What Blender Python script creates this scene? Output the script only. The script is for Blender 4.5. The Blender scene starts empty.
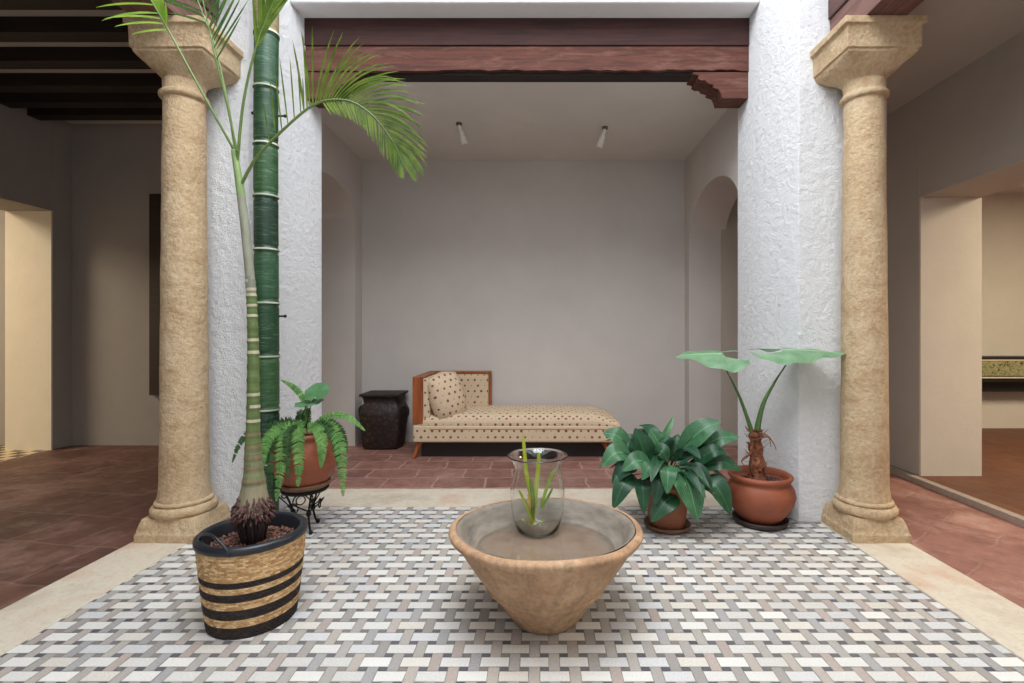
import bpy, bmesh, math, random
from mathutils import Vector, Matrix, noise
random.seed(7)
PI = math.pi
F = 500.0                 # focal length in pixels of a 1024 px wide frame
S = F / 478.0
CAMH = 1.25
C = bpy.context.scene.collection

def Y(v): return v * S
def at(px, py, y):        # a point of the place at depth y
    return Vector(((px - 540) * y / F, y, CAMH - (py - 332) * y / F))

# ------------------------------------------------------------------ node helpers
class NT:
    def __init__(s, name):
        s.m = bpy.data.materials.new(name); s.m.use_nodes = True
        s.t = s.m.node_tree; s.t.nodes.clear()
        s.out = s.t.nodes.new('ShaderNodeOutputMaterial')
        s.b = s.t.nodes.new('ShaderNodeBsdfPrincipled')
        s.t.links.new(s.b.outputs[0], s.out.inputs[0])
    def n(s, typ, **kw):
        nd = s.t.nodes.new(typ)
        for k, v in kw.items():
            if k in nd.inputs: s.put(nd, k, v)
            else: setattr(nd, k, v)
        return nd
    def put(s, nd, k, v):
        if isinstance(v, bpy.types.NodeSocket): s.t.links.new(v, nd.inputs[k])
        else: nd.inputs[k].default_value = v
    def coord(s, kind='Object', scale=(1, 1, 1)):
        tc = s.n('ShaderNodeTexCoord'); mp = s.n('ShaderNodeMapping')
        s.t.links.new(tc.outputs[kind], mp.inputs[0]); mp.inputs['Scale'].default_value = scale
        return mp.outputs[0]
    def noise(s, co, sc, det=4, rough=.55, dist=0):
        nd = s.n('ShaderNodeTexNoise', Scale=sc, Detail=det, Roughness=rough, Distortion=dist)
        s.t.links.new(co, nd.inputs['Vector']); return nd.outputs['Fac']
    def ramp(s, fac, stops, interp='LINEAR'):
        nd = s.n('ShaderNodeValToRGB'); s.t.links.new(fac, nd.inputs[0])
        cr = nd.color_ramp; cr.interpolation = interp
        while len(cr.elements) < len(stops): cr.elements.new(.5)
        for e, (p, c) in zip(cr.elements, stops):
            e.position = p; e.color = (*c, 1) if len(c) == 3 else c
        return nd.outputs[0]
    def mix(s, fac, a, b, mode='MIX'):
        nd = s.n('ShaderNodeMix', data_type='RGBA', blend_type=mode)
        for i, v in ((0, fac), (6, a), (7, b)):
            if isinstance(v, bpy.types.NodeSocket): s.t.links.new(v, nd.inputs[i])
            else: nd.inputs[i].default_value = v if i == 0 else ((*v, 1) if len(v) == 3 else v)
        return nd.outputs[2]
    def math(s, op, a, b=0.0, c=0.0):
        nd = s.n('ShaderNodeMath', operation=op)
        for i, v in enumerate((a, b, c)):
            if isinstance(v, bpy.types.NodeSocket): s.t.links.new(v, nd.inputs[i])
            else: nd.inputs[i].default_value = v
        return nd.outputs[0]
    def bump(s, h, st=.3, d=.01, normal=None):
        nd = s.n('ShaderNodeBump', Strength=st, Distance=d); s.t.links.new(h, nd.inputs['Height'])
        if normal is not None: s.t.links.new(normal, nd.inputs['Normal'])
        s.t.links.new(nd.outputs[0], s.b.inputs['Normal']); return nd.outputs[0]
    def base(s, c): s.put(s.b, 'Base Color', c if isinstance(c, bpy.types.NodeSocket) else (*c, 1))
    def set(s, **kw):
        for k, v in kw.items(): s.put(s.b, k.replace('_', ' '), v)

def srgb(r, g, b):
    f = lambda c: (c / 255 / 12.92) if c / 255 <= .04045 else ((c / 255 + .055) / 1.055) ** 2.4
    return (f(r), f(g), f(b))
def sh(c, k): return tuple(min(1, x * k) for x in c)

def plain(name, c, rough=.6, metal=0, var=.12, sc=30, bump=0):
    t = NT(name); co = t.coord()
    t.base(t.ramp(t.noise(co, sc), [(.3, sh(c, 1 - var)), (.7, sh(c, 1 + var))]))
    t.set(Roughness=rough, Metallic=metal)
    if bump: t.bump(t.noise(co, sc * 3), bump, .004)
    return t.m

def plaster(name, c, rough=.9, bump=.3, sc=9):
    t = NT(name); co = t.coord()
    n1 = t.noise(co, 1.1, 5); n2 = t.noise(co, sc, 6, .6)
    col = t.ramp(n1, [(.3, sh(c, .93)), (.7, sh(c, 1.03))])
    col = t.mix(.25, col, t.ramp(n2, [(.3, sh(c, .85)), (.7, sh(c, 1.05))]))
    t.base(col); t.set(Roughness=rough)
    h = t.math('ADD', t.math('MULTIPLY', n2, 1.0), t.math('MULTIPLY', t.noise(co, sc * 6, 4, .7), .5))
    t.bump(h, bump, .02)
    return t.m

M = {}
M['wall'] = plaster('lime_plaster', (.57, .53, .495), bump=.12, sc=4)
M['wall_dim'] = plaster('shaded_gallery_plaster', (.35, .315, .285), bump=.12, sc=4)  # the left gallery's shade is put into this darker plaster colour
M['wall_mid'] = plaster('warm_gallery_plaster', (.46, .41, .355), bump=.12, sc=4)  # colour lowered as well, to carry the right gallery's dimness
M['room'] = plaster('beige_room_plaster', (.66, .60, .50), bump=.1, sc=4)
M['pier'] = plaster('rough_white_plaster', (.84, .85, .865), bump=1.0, sc=22)
M['pier_smooth'] = plaster('whitewashed_plaster', (.87, .88, .895), bump=.25, sc=7)
M['ceil'] = plaster('ceiling_plaster', (.66, .62, .575), bump=.05, sc=3)
M['ceil_dim'] = plaster('shaded_ceiling_plaster', (.42, .39, .36), bump=.05, sc=3)
M['jamb'] = plaster('pale_reveal_plaster', (.66, .59, .49), bump=.12, sc=5)
M['step'] = plain('pale_step_edge', srgb(158, 142, 128), .8)
M['cream'] = plaster('cream_plaster', (.80, .72, .58), bump=.2, sc=7)

def stone():
    t = NT('tan_sandstone'); co = t.coord()
    a = t.noise(co, 3, 6, .65); b = t.noise(co, 45, 5, .7); d = t.noise(co, 14, 5, .6)
    col = t.ramp(a, [(.25, srgb(168, 138, 104)), (.5, srgb(198, 172, 136)), (.75, srgb(212, 192, 162))])
    col = t.mix(.28, col, t.ramp(b, [(.35, srgb(150, 120, 88)), (.6, srgb(220, 198, 164))]))
    col = t.mix(t.ramp(d, [(.5, (0, 0, 0)), (.7, (.6, .6, .6))]), col, srgb(172, 136, 98))
    t.base(col); t.set(Roughness=.9)
    h = t.math('ADD', t.math('MULTIPLY', d, 1.0), t.math('MULTIPLY', b, .6))
    t.bump(h, .8, .02)
    return t.m
M['stone'] = stone()

def kerbm():
    t = NT('pale_kerb_stone'); co = t.coord()
    a = t.noise(co, 2.2, 6, .65); b = t.noise(co, 60, 4, .7)
    col = t.ramp(a, [(.3, srgb(178, 162, 140)), (.5, srgb(206, 196, 178)), (.68, srgb(196, 168, 144))])
    col = t.mix(t.ramp(b, [(.55, (0, 0, 0)), (.75, (.55, .55, .55))]), col, srgb(160, 135, 110))
    t.base(col); t.set(Roughness=.85); t.bump(b, .35, .006)
    return t.m
M['kerb'] = kerbm()

def terracotta_floor(name, dark, lite, mortar, dust, w=.42, h=.27, dustamt=.5, rot=0):
    t = NT(name); tc = t.n('ShaderNodeTexCoord'); mp = t.n('ShaderNodeMapping')
    t.t.links.new(tc.outputs['Object'], mp.inputs[0]); mp.inputs['Rotation'].default_value = (0, 0, rot)
    co = mp.outputs[0]
    nz = t.n('ShaderNodeTexNoise', Scale=5.0, Detail=4.0); t.t.links.new(co, nz.inputs['Vector'])
    vm = t.n('ShaderNodeVectorMath', operation='MULTIPLY_ADD')
    t.t.links.new(nz.outputs['Color'], vm.inputs[0]); vm.inputs[1].default_value = (.07, .07, 0)
    t.t.links.new(co, vm.inputs[2])
    br = t.n('ShaderNodeTexBrick'); t.t.links.new(vm.outputs[0], br.inputs['Vector'])
    br.offset = .5
    for k, v in (('Scale', 1.0), ('Mortar Size', .012), ('Mortar Smooth', .6), ('Bias', 0.0), ('Brick Width', w), ('Row Height', h)):
        br.inputs[k].default_value = v
    br.inputs['Color1'].default_value = (*dark, 1); br.inputs['Color2'].default_value = (*lite, 1)
    br.inputs['Mortar'].default_value = (*mortar, 1)
    col = t.mix(.5, br.outputs['Color'], t.ramp(t.noise(co, 9, 6, .65), [(.3, sh(dark, .8)), (.7, sh(lite, 1.15))]))
    d = t.ramp(t.noise(co, 1.9, 9, .75, .15), [(.5, (0, 0, 0)), (.72, (dustamt, dustamt, dustamt))])
    col = t.mix(d, col, dust)
    t.base(col); t.set(Roughness=t.math('MULTIPLY_ADD', t.noise(co, 12), .3, .42))
    t.bump(t.math('SUBTRACT', t.math('MULTIPLY', t.noise(co, 20, 5), .4), br.outputs['Fac']), .4, .006)
    return t.m
M['red_floor'] = terracotta_floor('red_tile_floor', srgb(104, 68, 60), srgb(152, 110, 98), srgb(184, 154, 140), srgb(186, 152, 140))
M['gallery_left'] = terracotta_floor('worn_red_floor', srgb(66, 42, 35), srgb(112, 76, 65), srgb(124, 96, 84), srgb(176, 142, 130), .42, .42, .55, .15)
M['gallery_right'] = terracotta_floor('scuffed_red_floor', srgb(120, 78, 66), srgb(160, 112, 98), srgb(146, 106, 92), srgb(204, 168, 152), .6, .3, .7, .9)
M['brown_floor'] = terracotta_floor('brown_tile_floor', srgb(88, 52, 32), srgb(112, 68, 44), srgb(84, 50, 32), srgb(124, 82, 56), .3, .3, .3)

def mosaic():
    t = NT('weave_mosaic_tile'); co = t.coord()
    at_ = t.n('ShaderNodeAttribute', attribute_name='tint')
    n = t.noise(co, 130, 4, .7)
    col = t.mix(.35, at_.outputs['Color'], t.ramp(n, [(.3, (.35, .35, .35)), (.7, (.8, .79, .77))]), 'OVERLAY')
    g = t.noise(co, 1.3, 5)
    col = t.mix(t.ramp(g, [(.45, (0, 0, 0)), (.8, (.3, .3, .3))]), col, srgb(178, 170, 160))
    t.base(col); t.set(Roughness=t.math('MULTIPLY_ADD', n, .3, .38)); t.bump(n, .12, .003)
    return t.m
M['mosaic'] = mosaic()
M['grout'] = plain('tile_grout', srgb(140, 135, 130), .9)

def wood(name, c1, c2, rough=.6, scale=(2, 30, 30), bump=.35, pale=None):
    t = NT(name); co = t.coord('Object', scale)
    a = t.noise(co, 1.2, 8, .65, .6)
    col = t.ramp(a, [(.28, c1), (.55, c2), (.75, sh(c2, 1.2))])
    if pale:
        co2 = t.coord('Object', (3, 14, 14))
        col = t.mix(t.ramp(t.noise(co2, 1.1, 8, .75, .5), [(.5, (0, 0, 0)), (.75, (.65, .65, .65))]), col, pale)
    t.base(col); t.set(Roughness=rough); t.bump(a, bump, .006)
    return t.m
M['beam_top'] = wood('dark_stained_beam', srgb(30, 14, 12), srgb(60, 30, 26), .8)
M['beam_low'] = wood('weathered_red_beam', srgb(48, 25, 19), srgb(90, 50, 38), .85, pale=srgb(136, 98, 86))
M['joist'] = wood('blackened_joist', srgb(18, 12, 11), srgb(34, 22, 19), .6)
M['bed_wood'] = wood('honey_brown_wood', srgb(104, 50, 20), srgb(150, 80, 38), .38, (18, 18, 3), .1)
M['shutter'] = wood('dark_shutter_wood', srgb(30, 20, 16), srgb(48, 32, 26), .6)

def terracotta(name, c, k=1):
    t = NT(name); co = t.coord()
    a = t.noise(co, 6, 6, .6); co2 = t.coord('Object', (2, 2, 40)); b = t.noise(co2, 1.5, 4)
    col = t.ramp(a, [(.25, sh(c, .62)), (.5, c), (.78, sh(c, 1.25))])
    col = t.mix(.3, col, t.ramp(b, [(.35, sh(c, .7)), (.7, sh(c, 1.25))]))
    t.base(col); t.set(Roughness=.62); t.bump(t.math('ADD', b, t.noise(co, 50)), .2, .004)
    return t.m
M['terracotta'] = terracotta('terracotta_clay', srgb(148, 80, 54))
M['terracotta_dark'] = terracotta('aged_terracotta', srgb(138, 84, 58))
M['saucer'] = terracotta('stained_saucer_clay', srgb(112, 82, 60))
M['saucer_dark'] = plain('blackened_saucer', srgb(52, 40, 36), .6)

def basin_m():
    t = NT('ochre_fired_clay'); co = t.coord()
    a = t.noise(co, 4, 7, .65); st = t.noise(t.coord('Object', (16, 16, 1.6)), 1.5, 5, .6); b = t.noise(co, 60, 4, .7)
    col = t.ramp(a, [(.25, srgb(134, 98, 70)), (.5, srgb(178, 140, 106)), (.78, srgb(202, 170, 136))])
    col = t.mix(t.ramp(st, [(.45, (0, 0, 0)), (.7, (.75, .75, .75))]), col, srgb(122, 98, 74))
    col = t.mix(.15, col, t.ramp(b, [(.35, srgb(120, 90, 64)), (.65, srgb(230, 200, 165))]))
    t.base(col); t.set(Roughness=.8); t.bump(t.math('ADD', a, b), .25, .006)
    return t.m
M['basin'] = basin_m()
def basin_in():
    t = NT('grey_limescaled_clay'); co = t.coord()
    st = t.noise(t.coord('Object', (8, 8, 30)), 1.2, 6, .6); a = t.noise(co, 8, 6, .65)
    col = t.ramp(st, [(.3, srgb(112, 103, 92)), (.7, srgb(150, 140, 127))])
    sp = t.n('ShaderNodeSeparateXYZ'); t.t.links.new(co, sp.inputs[0])
    z = t.ramp(t.math('MULTIPLY_ADD', a, .04, sp.outputs[2]), [(.308, (1, 1, 1)), (.322, (0, 0, 0))])
    floor = t.ramp(a, [(.3, srgb(140, 118, 100)), (.5, srgb(166, 140, 120)), (.68, srgb(190, 170, 150))])
    t.base(t.mix(z, col, floor)); t.set(Roughness=.7); t.bump(st, .15, .004)
    return t.m
M['basin_in'] = basin_in()

def glass(name, c=(1, 1, 1), rough=0, ior=1.45):
    t = NT(name); t.base(c); t.set(Roughness=rough, IOR=ior)
    t.b.inputs['Transmission Weight'].default_value = 1
    return t.m
M['glass'] = glass('clear_glass', (.98, 1, .99))
M['water'] = glass('still_water', (.97, .98, .96), .0, 1.33)

def leafm(name, c, c2, rough=.35, stripe=0, trans=.15):
    t = NT(name)
    uv = t.n('ShaderNodeUVMap'); sp = t.n('ShaderNodeSeparateXYZ'); t.t.links.new(uv.outputs[0], sp.inputs[0])
    co = t.coord()
    col = t.ramp(t.noise(co, 14, 5), [(.3, c), (.7, c2)])
    v = t.math('ABSOLUTE', t.math('SUBTRACT', sp.outputs[1], .5))
    if stripe:
        w = t.math('SINE', t.math('MULTIPLY', v, 90.0))
        col = t.mix(t.math('MULTIPLY_ADD', w, .5 * stripe, .5 * stripe), col, sh(c2, 1.5))
        t.bump(w, .25, .003)
    mid = t.ramp(v, [(.0, (.7, .7, .7)), (.05, (0, 0, 0))])
    col = t.mix(mid, col, sh(c2, 1.9))
    t.base(col); t.set(Roughness=rough)
    tr = t.n('ShaderNodeBsdfTranslucent'); t.t.links.new(col, tr.inputs[0])
    mx = t.n('ShaderNodeMixShader'); mx.inputs[0].default_value = trans
    t.t.links.new(t.b.outputs[0], mx.inputs[1]); t.t.links.new(tr.outputs[0], mx.inputs[2])
    t.t.links.new(mx.outputs[0], t.out.inputs[0])
    return t.m
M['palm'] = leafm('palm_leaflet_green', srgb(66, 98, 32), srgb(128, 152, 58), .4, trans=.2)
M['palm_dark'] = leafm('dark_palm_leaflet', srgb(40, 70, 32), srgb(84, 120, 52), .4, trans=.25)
M['palm_lime'] = leafm('lime_palm_leaflet', srgb(120, 168, 50), srgb(168, 200, 84), .4, trans=.35)
M['aspid'] = leafm('glossy_dark_leaf', srgb(20, 54, 34), srgb(44, 86, 56), .27, .3, .08)
M['aspid2'] = leafm('glossy_mid_leaf', srgb(36, 78, 50), srgb(76, 122, 84), .27, .35, .1)
M['aspid3'] = leafm('deep_green_leaf', srgb(20, 48, 36), srgb(40, 84, 58), .35, .3, .06)
M['alo'] = leafm('pale_green_leaf', srgb(108, 150, 112), srgb(140, 178, 138), .38, 0, .25)
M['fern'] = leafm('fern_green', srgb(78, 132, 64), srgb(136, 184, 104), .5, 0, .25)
M['fern_dark'] = leafm('dark_fern_green', srgb(36, 66, 34), srgb(72, 108, 54), .5, 0, .2)  # darker green for some of the fronds
M['round_leaf'] = leafm('bluish_green_leaf', srgb(70, 118, 72), srgb(100, 146, 100), .45, 0, .2)
M['yel_leaf'] = leafm('yellow_green_blade', srgb(150, 176, 40), srgb(196, 200, 70), .4, 0, .3)
M['straw_leaf'] = leafm('straw_yellow_blade', srgb(200, 150, 50), srgb(222, 184, 80), .45, 0, .2)
M['stem'] = plain('leaf_stalk_green', srgb(70, 104, 52), .45)
M['stem_dark'] = plain('dark_leaf_stalk', srgb(40, 58, 34), .5)
M['rachis'] = plain('palm_stalk_green', srgb(104, 128, 66), .4)
M['root'] = plain('dry_brown_root', srgb(96, 66, 62), .85, var=.35, sc=60)
M['root_dark'] = plain('dark_root_mass', srgb(46, 32, 30), .9, var=.3, sc=60)
M['fibre'] = plain('rusty_leaf_fibre', srgb(128, 78, 54), .85, var=.4, sc=50)
M['soil'] = plain('potting_soil', srgb(72, 50, 42), .95, var=.4, sc=90, bump=1)
M['pebble'] = plain('reddish_brown_pebble', srgb(118, 82, 68), .85, var=.4, sc=25)
M['liner'] = plain('black_plastic', srgb(30, 33, 40), .38)
M['iron'] = plain('wrought_iron', srgb(34, 30, 28), .5, .6)
M['white_metal'] = plain('white_enamel', srgb(225, 220, 212), .4)
M['grey_metal'] = plain('dull_grey_metal', srgb(110, 104, 98), .5, .5)

def trunkm():
    t = NT('ringed_palm_trunk'); co = t.coord()
    at_ = t.n('ShaderNodeAttribute', attribute_name='tint')
    n = t.noise(t.coord('Object', (30, 30, 8)), 1.5, 5, .65)
    col = t.mix(.5, at_.outputs['Color'], t.ramp(n, [(.3, (.3, .3, .3)), (.7, (.75, .75, .75))]), 'OVERLAY')
    t.base(col); t.set(Roughness=.6); t.bump(n, .2, .004)
    return t.m
M['trunk'] = trunkm()
def bamboom():
    t = NT('green_bamboo'); co = t.coord('Object', (6, 6, 60))
    at_ = t.n('ShaderNodeAttribute', attribute_name='tint')
    n = t.noise(co, 1.5, 6, .7, .5); n2 = t.noise(t.coord('Object', (3, 3, 8)), 1.4, 3)
    col = t.mix(.7, at_.outputs['Color'], t.ramp(n, [(.3, (.2, .2, .2)), (.72, (.75, .75, .75))]), 'OVERLAY')
    col = t.mix(t.ramp(n2, [(.48, (0, 0, 0)), (.68, (.4, .4, .4))]), col, srgb(70, 104, 70))
    n3 = t.noise(t.coord('Object', (8, 8, 110)), 1.3, 6, .75)
    col = t.mix(t.ramp(n3, [(.54, (0, 0, 0)), (.72, (.7, .7, .7))]), col, srgb(142, 168, 140))
    t.base(col); t.set(Roughness=.42); t.bump(n, .15, .004)
    return t.m
M['bamboo'] = bamboom()
def basketm():
    t = NT('woven_seagrass'); co = t.coord()
    at_ = t.n('ShaderNodeAttribute', attribute_name='tint')
    n = t.noise(t.coord('Object', (40, 40, 160)), 1.5, 4, .7)
    col = t.mix(.6, at_.outputs['Color'], t.ramp(n, [(.3, (.28, .28, .28)), (.7, (.72, .72, .72))]), 'OVERLAY')
    t.base(col); t.set(Roughness=.75); t.bump(n, .3, .003)
    return t.m
M['basket'] = basketm()

def fabric():
    t = NT('dotted_linen'); uv = t.n('ShaderNodeUVMap'); sp = t.n('ShaderNodeSeparateXYZ'); t.t.links.new(uv.outputs[0], sp.inputs[0])
    cw, chh = .073, .062
    u, v = sp.outputs[0], sp.outputs[1]
    row = t.math('FLOOR', t.math('DIVIDE', v, chh))
    us = t.math('DIVIDE', u, cw)
    us = t.math('ADD', us, t.math('MULTIPLY', t.math('MODULO', t.math('ABSOLUTE', row), 2.0), .5))
    colm = t.math('FLOOR', us)
    fx = t.math('MULTIPLY', t.math('SUBTRACT', t.math('FRACT', us), .5), cw)
    fy = t.math('MULTIPLY', t.math('SUBTRACT', t.math('FRACT', t.math('DIVIDE', v, chh)), .5), chh)
    d = t.math('SQRT', t.math('ADD', t.math('MULTIPLY', fx, fx), t.math('MULTIPLY', fy, fy)))
    cv = t.n('ShaderNodeCombineXYZ'); t.t.links.new(colm, cv.inputs[0]); t.t.links.new(row, cv.inputs[1])
    wn = t.n('ShaderNodeTexWhiteNoise'); t.t.links.new(cv.outputs[0], wn.inputs['Vector'])
    rr = t.math('MULTIPLY_ADD', wn.outputs['Value'], .006, .0085)
    mask = t.math('LESS_THAN', d, rr)
    dot = t.ramp(wn.outputs['Value'], [(0, srgb(176, 150, 124)), (.3, srgb(104, 74, 62)), (.62, srgb(128, 76, 68))], 'CONSTANT')
    n = t.noise(t.coord('Object'), 160, 3)
    base = t.ramp(n, [(.3, srgb(190, 166, 136)), (.7, srgb(214, 194, 166))])
    t.base(t.mix(mask, base, dot)); t.set(Roughness=.9); t.bump(n, .2, .002)
    return t.m
M['fabric'] = fabric()
M['piping'] = plain('linen_piping', srgb(170, 142, 112), .9)

def urnm():
    t = NT('carved_dark_lacquer'); co = t.coord()
    w = t.n('ShaderNodeTexVoronoi', Scale=22.0); t.t.links.new(co, w.inputs['Vector'])
    n = t.noise(co, 10, 5)
    t.base(t.mix(t.ramp(w.outputs['Distance'], [(.1, (0, 0, 0)), (.5, (1, 1, 1))]), t.ramp(n, [(.3, srgb(42, 26, 20)), (.7, srgb(72, 46, 33))]), srgb(30, 20, 18)))
    t.set(Roughness=.62); t.bump(w.outputs['Distance'], .6, .01)
    return t.m
M['urn'] = urnm()
def friezem():
    t = NT('painted_scroll_frieze'); co = t.coord('Object', (1, 1, 1))
    w = t.n('ShaderNodeTexVoronoi', Scale=9.0, feature='DISTANCE_TO_EDGE'); t.t.links.new(co, w.inputs['Vector'])
    n = t.noise(co, 16, 5, .6, 2.0)
    col = t.ramp(n, [(.38, srgb(66, 66, 34)), (.47, srgb(168, 160, 116)), (.6, srgb(120, 126, 78)), (.68, srgb(60, 40, 28))])
    t.base(col); t.set(Roughness=.5)
    return t.m
M['frieze'] = friezem()
M['black'] = plain('black_paint_and_shade', srgb(24, 20, 18), .5)  # shelf body, and the added shadow boxes under bed and shelf
M['ivory'] = plain('ivory_paint', srgb(214, 200, 164), .5)
def checker():
    t = NT('small_checker_tiles'); ck = t.n('ShaderNodeTexChecker', Scale=9.0)
    t.t.links.new(t.coord(), ck.inputs['Vector'])
    ck.inputs[1].default_value = (*srgb(206, 186, 150), 1); ck.inputs[2].default_value = (*srgb(92, 74, 58), 1)
    t.base(ck.outputs[0]); t.set(Roughness=.5)
    return t.m
M['checker'] = checker()

# ------------------------------------------------------------------ mesh helpers
def tag(o, label=None, cat=None, group=None, kind=None):
    if label: o['label'] = label
    if cat: o['category'] = cat
    if group: o['group'] = group
    if kind: o['kind'] = kind
    return o
def wloc(o):
    v = Vector((0, 0, 0))
    while o is not None: v += o.location; o = o.parent
    return v
def thing(name, label, cat, loc=(0, 0, 0), group=None):
    o = bpy.data.objects.new(name, None); C.objects.link(o); o.location = loc; o.empty_display_size = .1
    return tag(o, label, cat, group)
def obj(name, bm, mat, parent=None, loc=None, smooth=False, bevel=0, seg=2, label=None):
    """bm holds place coordinates; the object's origin goes to loc or its parent's"""
    org = wloc(parent) if parent else Vector(loc or (0, 0, 0))
    bmesh.ops.recalc_face_normals(bm, faces=bm.faces)
    bm.transform(Matrix.Translation(-org))
    me = bpy.data.meshes.new(name); bm.to_mesh(me); bm.free()
    mats = mat if isinstance(mat, (list, tuple)) else [mat]
    for m_ in mats: me.materials.append(M[m_] if isinstance(m_, str) else m_)
    if smooth:
        for p in me.polygons: p.use_smooth = True
    o = bpy.data.objects.new(name, me); C.objects.link(o)
    if parent: o.parent = parent
    else: o.location = org
    if bevel:
        b = o.modifiers.new('bevel', 'BEVEL'); b.width = bevel; b.segments = seg; b.limit_method = 'ANGLE'; b.angle_limit = .6
        for p in me.polygons: p.use_smooth = True
        b.harden_normals = True
    if label: o['label'] = label
    return o
def struct(name, bm, mat, parent=None, bevel=0, smooth=False, seg=2):
    return tag(obj(name, bm, mat, parent, bevel=bevel, smooth=smooth, seg=seg), kind='structure')
def B(): return bmesh.new()
def box(bm, x0, x1, y0, y1, z0, z1):
    v = [bm.verts.new((x, y, z)) for z in (z0, z1) for y in (y0, y1) for x in (x0, x1)]
    for f in ((0, 1, 3, 2), (4, 6, 7, 5), (0, 4, 5, 1), (1, 5, 7, 3), (3, 7, 6, 2), (2, 6, 4, 0)):
        bm.faces.new([v[i] for i in f])
    return bm
def obox(x0, x1, y0, y1, z0, z1): return box(B(), x0, x1, y0, y1, z0, z1)
def prism(bm, pts, z0, z1):          # plan polygon raised in z
    a = [bm.verts.new((x, y, z0)) for x, y in pts]; b = [bm.verts.new((x, y, z1)) for x, y in pts]
    n = len(pts)
    bm.faces.new(a[::-1]); bm.faces.new(b)
    for i in range(n): bm.faces.new((a[i], a[(i + 1) % n], b[(i + 1) % n], b[i]))
    return bm
def extrude_dir(bm, pts, d):         # 3-D polygon swept along d
    a = [bm.verts.new(p) for p in pts]; b = [bm.verts.new(Vector(p) + Vector(d)) for p in pts]
    n = len(pts); bm.faces.new(a[::-1]); bm.faces.new(b)
    for i in range(n): bm.faces.new((a[i], a[(i + 1) % n], b[(i + 1) % n], b[i]))
    return bm
def lathe(bm, prof, cx, cy, seg=48, sq=None, closed=False, rfun=None):
    rings = []
    for r, z in prof:
        if r < 1e-5: rings.append([bm.verts.new((cx, cy, z))]); continue
        ring = []
        for i in range(seg):
            a = 2 * PI * i / seg
            rr = r if rfun is None else rfun(a, r, z)
            ring.append(bm.verts.new((cx + rr * math.cos(a), cy + rr * math.sin(a), z)))
        rings.append(ring)
    for a, b in zip(rings, rings[1:]):
        if len(a) == 1 and len(b) == 1: continue
        for i in range(seg):
            j = (i + 1) % seg
            if len(a) == 1: bm.faces.new((a[0], b[j], b[i]))
            elif len(b) == 1: bm.faces.new((a[i], a[j], b[0]))
            else: bm.faces.new((a[i], a[j], b[j], b[i]))
    return bm
def smoothpath(pts, n):
    """Catmull-Rom through pts"""
    P = [Vector(p) for p in pts]; P = [2 * P[0] - P[1]] + P + [2 * P[-1] - P[-2]]
    out = []; m = len(P) - 3
    for k in range(n + 1):
        t = k / n * m; i = min(int(t), m - 1); u = t - i
        a, b, c, d = P[i:i + 4]
        out.append(.5 * ((2 * b) + (c - a) * u + (2 * a - 5 * b + 4 * c - d) * u * u + (3 * b - a - 3 * c + d) * u ** 3))
    return out
def tube(bm, pts, r, seg=6, cap=True):
    pts = [Vector(p) for p in pts]; rings = []
    n = len(pts); prev = None
    for i, p in enumerate(pts):
        t = (pts[min(i + 1, n - 1)] - pts[max(i - 1, 0)])
        if t.length < 1e-9: t = Vector((0, 0, 1))
        t.normalize()
        if prev is None:
            ref = Vector((0, 1, 0)) if abs(t.y) < .9 else Vector((1, 0, 0)); prev = t.cross(ref).normalized()
        u = (prev - t * prev.dot(t)).normalized(); prev = u; w = t.cross(u)
        rr = r(i / (n - 1)) if callable(r) else r
        rings.append([bm.verts.new(p + u * (rr * math.cos(2 * PI * k / seg)) + w * (rr * math.sin(2 * PI * k / seg))) for k in range(seg)])
    for a, b in zip(rings, rings[1:]):
        for k in range(seg): bm.faces.new((a[k], a[(k + 1) % seg], b[(k + 1) % seg], b[k]))
    if cap: bm.faces.new(rings[0][::-1]); bm.faces.new(rings[-1])
    return rings
def blade(bm, path, width, normal=Vector((0, 0, 1)), fold=.15, cols=4, wave=0):
    """leaf blade along path; width(t) = full width; uv: along, across"""
    uvl = bm.loops.layers.uv.verify(); n = len(path); rows = []
    for i, p in enumerate(path):
        t = i / (n - 1); tg = (path[min(i + 1, n - 1)] - path[max(i - 1, 0)]).normalized()
        s = tg.cross(normal)
        if s.length < 1e-4: s = tg.cross(Vector((0, 1, 0)))
        s.normalize(); nn = s.cross(tg).normalized(); w = width(t) / 2
        row = []
        for c in range(cols + 1):
            q = c / cols * 2 - 1
            up = fold * abs(q) * w + wave * math.sin(t * 14 + q * 2) * w * abs(q)
            row.append((bm.verts.new(p + s * (q * w) + nn * up), (t, c / cols)))
        rows.append(row)
    for a, b in zip(rows, rows[1:]):
        for c in range(cols):
            q = (a[c], a[c + 1], b[c + 1], b[c]); f = bm.faces.new([v for v, _ in q]); f.smooth = True
            for l, (_, uv) in zip(f.loops, q): l[uvl].uv = uv
def strip(bm, p0, d, L, w, droop=.0, n=5, side=None, nrm=Vector((0, -1, 0))):
    """narrow leaflet: straight start d, bends down by droop"""
    pts = []; p = Vector(p0); dd = d.normalized()
    for i in range(n + 1):
        pts.append(p.copy()); dd = (dd + Vector((0, 0, -droop / n))).normalized(); p = p + dd * (L / n)
    blade(bm, pts, lambda t: w * (math.sin(PI * min(1, .12 + t * .88)) ** .6 if t < 1 else .02) + .0006, nrm, .12, 2)
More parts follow.
